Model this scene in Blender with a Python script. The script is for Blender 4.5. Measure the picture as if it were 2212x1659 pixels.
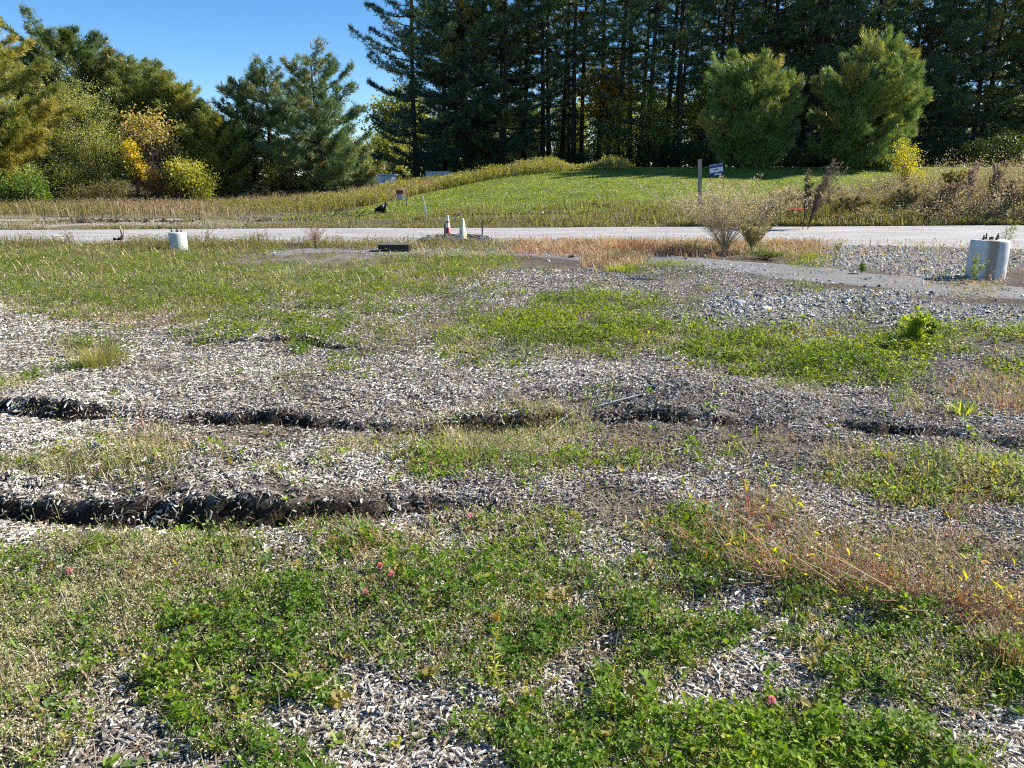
import bpy, math
import numpy as np
from math import radians, sin, cos, tan, pi

# ------------------------------------------------------------------ camera, sky, sun, exposure
for o in list(bpy.data.objects):
    bpy.data.objects.remove(o)
SC = bpy.context.scene
COL = SC.collection
CAMH = 1.6
PITCH = 15.4
FOC = 1598.0            # focal length in the units of a 2212 x 1659 picture
cam = bpy.data.cameras.new("camera")
cam.sensor_width = 36.0
cam.lens = FOC / 2212 * 36.0
cam.clip_start = 0.05
cam.clip_end = 2000
camo = bpy.data.objects.new("camera", cam)
camo.location = (0, 0, CAMH)
camo.rotation_euler = (radians(90 - PITCH), 0, 0)
COL.objects.link(camo)
SC.camera = camo

SUN_AZ, SUN_EL = 72.0, 33.0      # clockwise from +Y
W = bpy.data.worlds.new("World")
SC.world = W
W.use_nodes = True
nt = W.node_tree
bg = nt.nodes["Background"]
sky = nt.nodes.new("ShaderNodeTexSky")
sky.sky_type = 'NISHITA'
sky.sun_disc = False
sky.sun_elevation = radians(SUN_EL)
sky.sun_rotation = radians(SUN_AZ)
sky.air_density = 1.0
sky.dust_density = 0.0
sky.altitude = 2500
sky.ozone_density = 2.0
hsv = nt.nodes.new("ShaderNodeHueSaturation")
hsv.inputs["Saturation"].default_value = 1.28
hsv.inputs["Value"].default_value = 0.8
nt.links.new(sky.outputs[0], hsv.inputs["Color"])
nt.links.new(hsv.outputs[0], bg.inputs[0])
bg.inputs[1].default_value = 0.10
sl = bpy.data.lights.new("sun", 'SUN')
sl.energy = 5.0
sl.angle = radians(0.5)
sl.color = (1.0, 0.94, 0.84)
so = bpy.data.objects.new("sun", sl)
so.rotation_euler = (radians(90 - SUN_EL), 0, radians(180 - SUN_AZ))
COL.objects.link(so)
SC.view_settings.view_transform = 'Standard'
SC.view_settings.look = 'None'
SC.view_settings.exposure = 1.25
SC.view_settings.gamma = 1
SC.cycles.max_bounces = 6
SC.cycles.diffuse_bounces = 5
SC.cycles.transparent_max_bounces = 4
SC.cycles.use_denoising = False
SC.cycles.filter_width = 1.15

# ------------------------------------------------------------------ helpers
R = np.random.RandomState


def at(px, py, Y):
    """point on the plane y = Y seen at picture position px, py (2212 x 1659)"""
    u = (px - 1106.0) / FOC
    v = (829.5 - py) / FOC
    p = radians(PITCH)
    dy = cos(p) + v * sin(p)
    dz = -sin(p) + v * cos(p)
    return np.array([u / dy * Y, Y, CAMH + dz / dy * Y])


def gp(px, py, z=0.0):
    """ground position (x, y) at height z for a picture position"""
    u = (px - 1106.0) / FOC
    v = (829.5 - py) / FOC
    p = radians(PITCH)
    dy = cos(p) + v * sin(p)
    dz = -sin(p) + v * cos(p)
    Y = (z - CAMH) / dz * dy
    return u / dy * Y, Y


def proj(x, y, z=0.0):
    p = radians(PITCH)
    dz = z - CAMH
    d = y * cos(p) - dz * sin(p)
    d = np.maximum(d, 0.05)
    v = (y * sin(p) + dz * cos(p)) / d
    return 1106 + FOC * x / d, 829.5 - FOC * v


def hash2(ix, iy, seed):
    n = (ix.astype(np.int64) * 374761393 + iy.astype(np.int64) * 668265263 + seed * 1442695041) & 0xffffffff
    n = ((n ^ (n >> 13)) * 1274126177) & 0xffffffff
    n = (n ^ (n >> 16)) & 0xffffffff
    return n / 4294967295.0


def vnoise(x, y, seed=0):
    x = np.asarray(x, float)
    y = np.asarray(y, float)
    ix, iy = np.floor(x), np.floor(y)
    fx, fy = x - ix, y - iy
    fx = fx * fx * (3 - 2 * fx)
    fy = fy * fy * (3 - 2 * fy)
    a = hash2(ix, iy, seed)
    b = hash2(ix + 1, iy, seed)
    c = hash2(ix, iy + 1, seed)
    d = hash2(ix + 1, iy + 1, seed)
    return (a * (1 - fx) + b * fx) * (1 - fy) + (c * (1 - fx) + d * fx) * fy


def fbm(x, y, seed=0, octv=4):
    s = 0
    a = 0.5
    for i in range(octv):
        s = s + a * (vnoise(x * 2 ** i, y * 2 ** i, seed + i * 17) - 0.5) * 2
        a *= 0.5
    return s


def sm(a, b, x):
    t = np.clip((np.asarray(x, float) - a) / (b - a), 0, 1)
    return t * t * (3 - 2 * t)


def lin(a, b, x):
    return np.clip((np.asarray(x, float) - a) / (b - a), 0, 1)


def mesh_obj(name, V, F, mat, parent=None, col=None, smooth=False, loc=None):
    """V (n,3); F one array (m,3|4) or a list of such arrays"""
    me = bpy.data.meshes.new(name)
    V = np.ascontiguousarray(V, dtype=np.float32)
    Fs = F if isinstance(F, list) else [F]
    Fs = [np.asarray(f, dtype=np.int32) for f in Fs if len(f)]
    me.vertices.add(len(V))
    me.vertices.foreach_set("co", V.ravel())
    nl = sum(f.size for f in Fs)
    npoly = sum(len(f) for f in Fs)
    me.loops.add(nl)
    me.loops.foreach_set("vertex_index", np.concatenate([f.ravel() for f in Fs]))
    me.polygons.add(npoly)
    tot = np.concatenate([np.full(len(f), f.shape[1], dtype=np.int32) for f in Fs])
    st = np.concatenate([[0], np.cumsum(tot)[:-1]]).astype(np.int32)
    me.polygons.foreach_set("loop_start", st)
    me.polygons.foreach_set("loop_total", tot)
    me.polygons.foreach_set("use_smooth", np.full(npoly, smooth))
    me.update(calc_edges=True)
    if col is not None:
        ca = me.color_attributes.new("col", 'FLOAT_COLOR', 'POINT')
        c4 = np.ones((len(V), 4), dtype=np.float32)
        c4[:, :3] = col
        ca.data.foreach_set("color", c4.ravel())
    me.materials.append(mat)
    o = bpy.data.objects.new(name, me)
    COL.objects.link(o)
    if parent is not None:
        o.parent = parent
    if loc is not None:
        o.location = loc
    return o


def tag(o, label=None, cat=None, group=None, kind=None):
    if label:
        o["label"] = label
    if cat:
        o["category"] = cat
    if group:
        o["group"] = group
    if kind:
        o["kind"] = kind
    return o


def thing(name, label, cat, loc, rz=0.0, group=None):
    o = bpy.data.objects.new(name, None)
    o.empty_display_size = 0.2
    COL.objects.link(o)
    o.location = loc
    o.rotation_euler = (0, 0, rz)
    return tag(o, label, cat, group)


def copy_tree(root, loc, rz, sc, label, group=None):
    r = root.copy()
    COL.objects.link(r)
    r.location = loc
    r.rotation_euler = (0, 0, rz)
    r.scale = (sc, sc, sc) if np.isscalar(sc) else sc
    r["label"] = label
    if group:
        r["group"] = group
    for ch in list(root.children):
        c = ch.copy()
        COL.objects.link(c)
        c.parent = r
    return r


def join(parts):
    """parts: list of (V, F, col|None) -> V, [F...], col"""
    Vs, Fs, Cs = [], {}, []
    n = 0
    for p in parts:
        V, F = p[0], p[1]
        c = p[2] if len(p) > 2 else None
        for f in (F if isinstance(F, list) else [F]):
            f = np.asarray(f)
            if len(f):
                Fs.setdefault(f.shape[1], []).append(f + n)
        Vs.append(V)
        if c is not None:
            c = np.asarray(c, float)
            Cs.append(np.broadcast_to(c, (len(V), 3)))
        n += len(V)
    col = np.concatenate(Cs) if len(Cs) == len(Vs) and Cs else None
    return np.concatenate(Vs), [np.concatenate(v) for v in Fs.values()], col


def rotm(yaw, pitch, roll):
    """Rz(yaw) Ry(pitch) Rx(roll), vectorised -> (n,3,3)"""
    cz, sz = np.cos(yaw), np.sin(yaw)
    cy, sy = np.cos(pitch), np.sin(pitch)
    cx, sx = np.cos(roll), np.sin(roll)
    M = np.empty((len(yaw), 3, 3))
    M[:, 0, 0] = cz * cy
    M[:, 0, 1] = cz * sy * sx - sz * cx
    M[:, 0, 2] = cz * sy * cx + sz * sx
    M[:, 1, 0] = sz * cy
    M[:, 1, 1] = sz * sy * sx + cz * cx
    M[:, 1, 2] = sz * sy * cx - cz * sx
    M[:, 2, 0] = -sy
    M[:, 2, 1] = cy * sx
    M[:, 2, 2] = cy * cx
    return M


def scatter(TV, TF, P, M, S, C):
    """template TV (k,3), TF (m,q); positions P, rotations M, scales S (n,3), colours C (n,3)"""
    TV = np.asarray(TV, float)
    TF = np.asarray(TF)
    n, k = len(P), len(TV)
    V = TV[None] * S[:, None, :]
    V = np.einsum('nij,nkj->nki', M, V) + P[:, None, :]
    F = TF[None] + (np.arange(n) * k)[:, None, None]
    return V.reshape(-1, 3), F.reshape(-1, TF.shape[1]), np.repeat(C, k, axis=0)


def blades(P, h, w, yaw, lean, C, curl=0.5, tipC=None):
    """bent grass blades: 5 triangles each"""
    n = len(P)
    t = np.array([0, 0.35, 0.7, 1.0])
    ww = np.array([0.8, 1.0, 0.65, 0.0])
    d = np.stack([np.cos(yaw), np.sin(yaw), 0 * yaw], 1)
    s = np.stack([-np.sin(yaw), np.cos(yaw), 0 * yaw], 1)
    V = np.zeros((n, 7, 3))
    CC = np.zeros((n, 7, 3))
    idx = 0
    for k in range(4):
        off = lean * (t[k] * (1 - curl) + curl * t[k] ** 2)
        up = h * t[k] * np.sqrt(np.maximum(0.05, 1 - (0.75 * lean / np.maximum(h, 1e-6) * t[k]) ** 2))
        c = P + d * off[:, None]
        c[:, 2] += up
        col = C if tipC is None else C * (1 - t[k]) + tipC * t[k]
        if k < 3:
            V[:, idx] = c - s * (w * ww[k] * 0.5)[:, None]
            V[:, idx + 1] = c + s * (w * ww[k] * 0.5)[:, None]
            CC[:, idx] = col
            CC[:, idx + 1] = col
            idx += 2
        else:
            V[:, idx] = c
            CC[:, idx] = col
    T = np.array([[0, 1, 3], [0, 3, 2], [2, 3, 5], [2, 5, 4], [4, 5, 6]])
    F = T[None] + (np.arange(n) * 7)[:, None, None]
    return V.reshape(-1, 3), F.reshape(-1, 3), CC.reshape(-1, 3)


def tubes(P, Rr, sides=5):
    """P (n,k,3) centre lines, Rr (n,k) radii -> quads"""
    P = np.asarray(P, float)
    Rr = np.asarray(Rr, float)
    n, k, _ = P.shape
    T = np.gradient(P, axis=1)
    T /= np.linalg.norm(T, axis=2, keepdims=True) + 1e-9
    ref = np.where(np.abs(T[:, :, 2:3]) > 0.9, np.array([1.0, 0, 0]), np.array([0, 0, 1.0]))
    A = np.cross(T, ref)
    A /= np.linalg.norm(A, axis=2, keepdims=True) + 1e-9
    B = np.cross(T, A)
    th = np.arange(sides) / sides * 2 * pi
    V = P[:, :, None] + Rr[:, :, None, None] * (A[:, :, None] * np.cos(th)[None, None, :, None] + B[:, :, None] * np.sin(th)[None, None, :, None])
    base = (np.arange(n) * k * sides)[:, None, None] + (np.arange(k - 1) * sides)[None, :, None]
    j = np.arange(sides)[None, None]
    j2 = (j + 1) % sides
    F = np.stack([base + j, base + j2, base + sides + j2, base + sides + j], -1)
    return V.reshape(-1, 3), F.reshape(-1, 4)


def tube1(pts, rad, sides=8):
    V, F = tubes(np.asarray(pts, float)[None], np.asarray(rad, float)[None], sides)
    k = len(pts)
    c0, c1 = V[:sides].mean(0), V[-sides:].mean(0)
    V = np.concatenate([V, [c0, c1]])
    j = np.arange(sides)
    a = np.stack([(j + 1) % sides, j, np.full(sides, k * sides)], 1)
    b = np.stack([(k - 1) * sides + j, (k - 1) * sides + (j + 1) % sides, np.full(sides, k * sides + 1)], 1)
    return V, [F, np.concatenate([a, b])]


def box(cx, cy, cz, sx, sy, sz, M=None):
    V = np.array([[x, y, z] for z in (-.5, .5) for y in (-.5, .5) for x in (-.5, .5)]) * [sx, sy, sz]
    if M is not None:
        V = V @ np.asarray(M).T
    V = V + [cx, cy, cz]
    F = np.array([[0, 2, 3, 1], [4, 5, 7, 6], [0, 1, 5, 4], [2, 6, 7, 3], [0, 4, 6, 2], [1, 3, 7, 5]])
    return V, F


def lathe(prof, sides=32, wob=0.0, seed=0):
    rg = R(seed)
    prof = np.asarray(prof, float)
    th = np.arange(sides) / sides * 2 * pi
    V = np.stack([prof[:, 0][:, None] * np.cos(th), prof[:, 0][:, None] * np.sin(th), np.repeat(prof[:, 1][:, None], sides, 1)], -1)
    V = V + rg.uniform(-wob, wob, V.shape)
    k = len(prof)
    j = np.arange(sides)
    F = np.concatenate([np.stack([i * sides + j, i * sides + (j + 1) % sides, (i + 1) * sides + (j + 1) % sides, (i + 1) * sides + j], 1) for i in range(k - 1)])
    return V.reshape(-1, 3), F


# ------------------------------------------------------------------ materials
def mat_new(name):
    m = bpy.data.materials.new(name)
    m.use_nodes = True
    n = m.node_tree.nodes
    b = n["Principled BSDF"]
    return m, m.node_tree, b


def set_spec(b, v):
    b.inputs["Specular IOR Level"].default_value = v


def mat_attr(name, rough=0.7, spec=0.3, trans=0.0, bump=0.0, noise=0.0, nscale=60.0, tcol=(1.0, 1.0, 0.6)):
    m, t, b = mat_new(name)
    a = t.nodes.new("ShaderNodeAttribute")
    a.attribute_name = "col"
    csock = a.outputs["Color"]
    if noise > 0:
        tc = t.nodes.new("ShaderNodeTexCoord")
        nz = t.nodes.new("ShaderNodeTexNoise")
        nz.inputs["Scale"].default_value = nscale
        nz.inputs["Detail"].default_value = 3
        t.links.new(tc.outputs["Object"], nz.inputs["Vector"])
        mr = t.nodes.new("ShaderNodeMapRange")
        mr.inputs["To Min"].default_value = 1 - noise
        mr.inputs["To Max"].default_value = 1 + noise
        t.links.new(nz.outputs["Fac"], mr.inputs["Value"])
        mx = t.nodes.new("ShaderNodeVectorMath")
        mx.operation = 'SCALE'
        t.links.new(csock, mx.inputs[0])
        t.links.new(mr.outputs[0], mx.inputs["Scale"])
        csock = mx.outputs[0]
        if bump > 0:
            bp = t.nodes.new("ShaderNodeBump")
            bp.inputs["Strength"].default_value = bump
            bp.inputs["Distance"].default_value = 0.01
            t.links.new(nz.outputs["Fac"], bp.inputs["Height"])
            t.links.new(bp.outputs[0], b.inputs["Normal"])
    t.links.new(csock, b.inputs["Base Color"])
    b.inputs["Roughness"].default_value = rough
    set_spec(b, spec)
    if trans > 0:
        tr = t.nodes.new("ShaderNodeBsdfTranslucent")
        mx = t.nodes.new("ShaderNodeVectorMath")
        mx.operation = 'MULTIPLY'
        mx.inputs[1].default_value = tcol
        t.links.new(csock, mx.inputs[0])
        t.links.new(mx.outputs[0], tr.inputs["Color"])
        mix = t.nodes.new("ShaderNodeMixShader")
        mix.inputs[0].default_value = trans
        t.links.new(b.outputs[0], mix.inputs[1])
        t.links.new(tr.outputs[0], mix.inputs[2])
        t.links.new(mix.outputs[0], t.nodes["Material Output"].inputs["Surface"])
    return m


def mat_flat(name, c1, c2=None, rough=0.7, spec=0.3, scale=8.0, bump=0.2, stretch=(1, 1, 1), metal=0.0, detail=6, lo=0.35, hi=0.65):
    m, t, b = mat_new(name)
    c2 = c2 or tuple(x * 0.7 for x in c1)
    tc = t.nodes.new("ShaderNodeTexCoord")
    mp = t.nodes.new("ShaderNodeMapping")
    mp.inputs["Scale"].default_value = stretch
    t.links.new(tc.outputs["Object"], mp.inputs["Vector"])
    nz = t.nodes.new("ShaderNodeTexNoise")
    nz.inputs["Scale"].default_value = scale
    nz.inputs["Detail"].default_value = detail
    t.links.new(mp.outputs[0], nz.inputs["Vector"])
    cr = t.nodes.new("ShaderNodeValToRGB")
    cr.color_ramp.elements[0].position = lo
    cr.color_ramp.elements[1].position = hi
    cr.color_ramp.elements[0].color = (*c2, 1)
    cr.color_ramp.elements[1].color = (*c1, 1)
    t.links.new(nz.outputs["Fac"], cr.inputs[0])
    t.links.new(cr.outputs[0], b.inputs["Base Color"])
    b.inputs["Roughness"].default_value = rough
    b.inputs["Metallic"].default_value = metal
    set_spec(b, spec)
    if bump > 0:
        bp = t.nodes.new("ShaderNodeBump")
        bp.inputs["Strength"].default_value = bump
        bp.inputs["Distance"].default_value = 0.02
        t.links.new(nz.outputs["Fac"], bp.inputs["Height"])
        t.links.new(bp.outputs[0], b.inputs["Normal"])
    return m


M_leaf = mat_attr("leaf", rough=0.5, spec=0.35, trans=0.45, tcol=(1.3, 1.35, 0.35))
M_clover = mat_attr("clover_leaf", rough=0.5, spec=0.22, trans=0.48, tcol=(1.7, 1.7, 0.3))
M_needle = mat_attr("pine_needle", rough=0.42, spec=0.45, trans=0.34, tcol=(1.3, 1.25, 0.5))
M_dry = mat_attr("dry_stalk", rough=0.7, spec=0.2, trans=0.3, tcol=(1.2, 1.0, 0.7))
M_chip = mat_attr("wood_chip", rough=0.75, spec=0.25, noise=0.25, nscale=90)
M_stone = mat_attr("stone", rough=0.8, spec=0.3, noise=0.2, nscale=50, bump=0.3)
M_bark = mat_flat("pine_bark", (0.055, 0.047, 0.042), (0.022, 0.019, 0.016), rough=0.9, spec=0.1, scale=6, stretch=(3, 3, 0.6), bump=0.8)
M_barkp = mat_flat("pale_bark", (0.26, 0.23, 0.2), (0.1, 0.085, 0.07), rough=0.85, spec=0.1, scale=5, stretch=(3, 3, 0.8), bump=0.5)
M_twig = mat_flat("twig_bark", (0.14, 0.09, 0.07), (0.06, 0.045, 0.035), rough=0.85, spec=0.1, scale=20)
M_concrete = mat_flat("concrete", (0.60, 0.60, 0.585), (0.44, 0.44, 0.43), rough=0.85, spec=0.25, scale=4.5, bump=0.25, lo=0.3, hi=0.7)
M_steel = mat_flat("rusty_steel", (0.11, 0.08, 0.07), (0.04, 0.03, 0.03), rough=0.6, spec=0.4, scale=30, metal=0.4)
M_black = mat_flat("black_sheet", (0.014, 0.014, 0.015), (0.008, 0.008, 0.009), rough=0.45, spec=0.4, scale=12)
M_white = mat_flat("white_paint", (0.75, 0.75, 0.73), (0.6, 0.59, 0.56), rough=0.6, scale=6, bump=0.1)
M_wood = mat_flat("weathered_wood", (0.36, 0.32, 0.27), (0.2, 0.17, 0.14), rough=0.85, spec=0.15, scale=14, stretch=(2, 2, 0.25), bump=0.5)
M_orange = mat_flat("orange_plastic", (0.9, 0.13, 0.04), (0.7, 0.09, 0.03), rough=0.5, scale=10, bump=0.1)


def mat_ground():
    m, t, b = mat_new("field_soil")
    L = t.links
    a = t.nodes.new("ShaderNodeAttribute")
    a.attribute_name = "col"
    tc = t.nodes.new("ShaderNodeTexCoord")
    n1 = t.nodes.new("ShaderNodeTexNoise")
    n1.inputs["Scale"].default_value = 55
    n1.inputs["Detail"].default_value = 6
    n1.inputs["Roughness"].default_value = 0.7
    L.new(tc.outputs["Object"], n1.inputs["Vector"])
    vo = t.nodes.new("ShaderNodeTexVoronoi")
    vo.inputs["Scale"].default_value = 130
    L.new(tc.outputs["Object"], vo.inputs["Vector"])
    mr = t.nodes.new("ShaderNodeMapRange")
    mr.inputs["From Min"].default_value = 0.3
    mr.inputs["From Max"].default_value = 0.7
    mr.inputs["To Min"].default_value = 0.45
    mr.inputs["To Max"].default_value = 1.6
    L.new(n1.outputs["Fac"], mr.inputs["Value"])
    m2 = t.nodes.new("ShaderNodeMapRange")
    m2.inputs["To Min"].default_value = 0.4
    m2.inputs["To Max"].default_value = 1.7
    sp = t.nodes.new("ShaderNodeSeparateColor")
    L.new(vo.outputs["Color"], sp.inputs[0])
    L.new(sp.outputs[0], m2.inputs["Value"])
    mu = t.nodes.new("ShaderNodeMath")
    mu.operation = 'MULTIPLY'
    L.new(mr.outputs[0], mu.inputs[0])
    L.new(m2.outputs[0], mu.inputs[1])
    sc = t.nodes.new("ShaderNodeVectorMath")
    sc.operation = 'SCALE'
    L.new(a.outputs["Color"], sc.inputs[0])
    L.new(mu.outputs[0], sc.inputs["Scale"])
    L.new(sc.outputs[0], b.inputs["Base Color"])
    b.inputs["Roughness"].default_value = 0.95
    set_spec(b, 0.1)
    bp = t.nodes.new("ShaderNodeBump")
    bp.inputs["Strength"].default_value = 0.9
    bp.inputs["Distance"].default_value = 0.03
    L.new(n1.outputs["Fac"], bp.inputs["Height"])
    L.new(bp.outputs[0], b.inputs["Normal"])
    return m


def mat_road(name, c_lo, c_hi, scale=45, big=0.5, dist=0.015):
    m, t, b = mat_new(name)
    L = t.links
    tc = t.nodes.new("ShaderNodeTexCoord")
    vo = t.nodes.new("ShaderNodeTexVoronoi")
    vo.inputs["Scale"].default_value = scale
    L.new(tc.outputs["Object"], vo.inputs["Vector"])
    sp = t.nodes.new("ShaderNodeSeparateColor")
    L.new(vo.outputs["Color"], sp.inputs[0])
    n1 = t.nodes.new("ShaderNodeTexNoise")
    n1.inputs["Scale"].default_value = big
    n1.inputs["Detail"].default_value = 8
    n1.inputs["Roughness"].default_value = 0.65
    mp = t.nodes.new("ShaderNodeMapping")
    mp.inputs["Scale"].default_value = (0.35, 1.6, 1)
    L.new(tc.outputs["Object"], mp.inputs["Vector"])
    L.new(mp.outputs[0], n1.inputs["Vector"])
    ad = t.nodes.new("ShaderNodeMath")
    ad.operation = 'MULTIPLY_ADD'
    ad.inputs[1].default_value = 0.45
    L.new(sp.outputs[0], ad.inputs[0])
    m2 = t.nodes.new("ShaderNodeMapRange")
    m2.inputs["From Min"].default_value = 0.3
    m2.inputs["From Max"].default_value = 0.7
    m2.inputs["To Max"].default_value = 0.55
    L.new(n1.outputs["Fac"], m2.inputs["Value"])
    L.new(m2.outputs[0], ad.inputs[2])
    cr = t.nodes.new("ShaderNodeValToRGB")
    cr.color_ramp.elements[0].color = (*c_lo, 1)
    cr.color_ramp.elements[1].color = (*c_hi, 1)
    L.new(ad.outputs[0], cr.inputs[0])
    L.new(cr.outputs[0], b.inputs["Base Color"])
    b.inputs["Roughness"].default_value = 0.9
    set_spec(b, 0.2)
    bp = t.nodes.new("ShaderNodeBump")
    bp.inputs["Strength"].default_value = 0.7
    bp.inputs["Distance"].default_value = dist
    L.new(vo.outputs["Distance"], bp.inputs["Height"])
    L.new(bp.outputs[0], b.inputs["Normal"])
    return m


M_ground = mat_ground()
M_road = mat_road("road_gravel", (0.17, 0.165, 0.165), (0.50, 0.485, 0.475), big=0.9)
M_asph = mat_road("old_asphalt", (0.10, 0.10, 0.105), (0.24, 0.235, 0.23), scale=90, big=1.6, dist=0.005)

# ------------------------------------------------------------------ what grows where: cover map of the field
CMAP = """OOOOOOOOOOOPPPSSSSSSRRRRRRRRRORRSSSSSSSS
OOOOOOOOOgWWWWWOOOOOPPPRRPPPPPPOSSSSSSSS
OOOOOOOOOOOOOOOtOOOWWWWWgggWWPPPPPPSSSSP
OOOOOOOOOOOOOOOOOgWgWWggWWWgWWWgPPPSSTTP
tOOOOOOOOOggGGggWggWWGGGGGgWSSSSSSSPPPPP
WWRRRRRtggGGWgggggGGGGGGGGgSSSSSSgSSSSSS
WWWWWWWBWWWWWWtRRtgGGGGGGGgGGGGGGgGGGgGG
WWtGGWWWWWWWWBBBWttgGGGGGgGGgGGgGGGGGGBB
WWWGgWWWWWWWWWWWWggggWWWWWWgGGGGGGGgWWgg
BBWWWWBWgWWWWgWWWWWWWWWWWWWWWWGGGgGgWWRR
tWWWWWWWWWWgWWWWWWWWWWWWWWWWWWTTBWWgBRRR
WWWWWWWWWWWWBWWWWWWWWWWgWWWWWWWWWWWtBWWR
WBBWWWWWWWWBBBBBBWWWtttBBWWWWWWWWWWBBWWW
WWWWWBBBBDDBBBBBBttttttBDDDBDDDBWWWWBBBB
WWWRRRRDDDWWWtttGGtttttRRDGgGgDBtttgBtBB
WWtgGtRRgWWWGWWgGGGGGGGGGRDgWWBBgggOOOOO
tttttttWWWGWWWWWGGgGGggWWWWgWgggOOOOOOOO
WWBBBBBBBBDDDDDBWWWWgWWDDWWWBBWWWWOOOOOO
BBBBBBBBBBBBDDDWBBWWWBBDDDDWWRRWWWBWWWWW
WWWDWWWgWWWGGGgWWGGGGGGWWgGGgRRRWWWWWWWW
WWtttttOOOWWGGGRRRgGGGGgggGGGGgRRRWRRRWW
GGtGGtttOOggGGgtgggGGggWWgGGGGgRRRRRRRgR
GGgttGttOOgGGgtGGGGGGGGGGGGGGGGRRRRRRRRW
ttttttttttGGGGGGGGGGGGGGGGGGggGGRRRRRRRW
tttttttttGGGGtGGGGGGGGWGGGGGWWgGGGGGRRRR
tttGttttGGGGGGGGGGGGGGGGGGWWWWGGGGGGGRRR
ttGGttGGGGGGgGGGGGGGGGGWGGGGGGGGGGGGGgRR
OOOGGGgGGGGGGGGGGGGGGGgDggGGWWGGGGGGGggR
ttGGgGGGGGGGgGGGGGGGGgDDGGGgWWWGGGGGGGGG
ttGGWGGGGGGGGWWGGGGGGWWGGgWWWWWgGGGGGGGG
tGGWWGGGGGGGGgWWBgWWWWWggGWWWWBWgGGGGGGG
tGGgWGGGGGGGGWWBWWWgGGGGGGgWWGGGGggGGgGG
GGgtWGGGGGWWWWWBBWGGGGGGGGGGGGGGGgWggGGG
ttGgWWGGGGWWWgWBBgGGGGGGGGgGGGGGGGGgggWW
GttWWWWGGGGGWWgWBWWBGGGgGGGGGGGGGGGGGgWW
OGWWWWWWWGGGGWWWWWWBgGGGGGGGGGGGGGGGGGGW""".split("\n")
CH = ['clover', 'chips', 'dry', 'red', 'olive', 'stone', 'bare']
CV = {'G': (1, .5, .22, .02, .15, 0, 0), 'g': (.4, .75, .05, 0, .1, 0, .1), 'O': (.6, .2, .12, .02, 1, 0, 0),
      'W': (.015, 1, .01, 0, .01, 0, 0), 'B': (0.02, .5, .02, .02, .02, 0, .6), 'D': (.02, .2, .03, .02, .02, 0, 1),
      'T': (.05, .6, 1, .1, .1, 0, 0), 't': (.38, .45, .9, .04, .2, 0, 0), 'R': (.25, .6, .25, 1, .1, 0, 0),
      'P': (0, .01, .01, 0, .01, .03, 0), 'S': (.02, .1, .04, .03, .04, 1, 0)}
CM = np.array([[CV[c] for c in r[:40].ljust(40, r[-1])] for r in CMAP], float)   # rows, cols, ch


def cover(x, y):
    """densities of each cover at ground positions -> (n, 7)"""
    x = np.asarray(x, float)
    y = np.asarray(y, float)
    jx = x + 0.10 * fbm(x * 2.2, y * 2.2, 5, 3) * (0.5 + y * 0.12)
    jy = y + 0.10 * fbm(x * 2.2, y * 2.2, 9, 3) * (0.5 + y * 0.16)
    px, py = proj(jx, np.maximum(jy, 0.6))
    c = np.clip(px / 55.3 - 0.5, 0, 38.999)
    r = np.clip((py - 512) / 32.0 - 0.5, 0, 34.999)
    i, j = r.astype(int), c.astype(int)
    fr, fc = (r - i)[:, None], (c - j)[:, None]
    out = (CM[i, j] * (1 - fc) + CM[i, j + 1] * fc) * (1 - fr) + (CM[i + 1, j] * (1 - fc) + CM[i + 1, j + 1] * fc) * fr
    return out


# ------------------------------------------------------------------ terrain height
def road_far(x):
    return 24.9 + (np.asarray(x, float) + 17) / 36 * 2.8 + 0.25 * fbm(np.asarray(x) * 0.4, 0 * np.asarray(x), 31, 2)


def road_near(x):
    x = np.asarray(x, float)
    return 19.6 - 0.0 * x + 0.35 * fbm(x * 0.35, 0 * x + 3, 32, 3) - 2.2 * sm(6, 14, x)


def ledge(x, y, pts, amp, back, seed):
    q = np.array([gp(a, b) for a, b in pts])
    yl = np.interp(x, q[:, 0], q[:, 1]) + 0.17 * fbm(x * 2.2, 0 * x, seed, 5)
    a = 1.35 * np.interp(x, q[:, 0], amp) * (0.15 + 1.1 * vnoise(x * 1.7, y * 1.5, seed + 3)) * (.7 + .5 * vnoise(x * 14, y * 14, seed + 4))
    d = y - yl
    wv = .045 + .10 * vnoise(x * 3.3, 0 * x + 5, seed + 9) ** 2
    up = sm(-0.03, 1, d / wv) * np.exp(-np.maximum(d, 0) / back)
    dip = -0.35 * np.exp(-(np.minimum(d, 0) / 0.14) ** 2) * (d < 0.0)
    return a * (up + dip)


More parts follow.
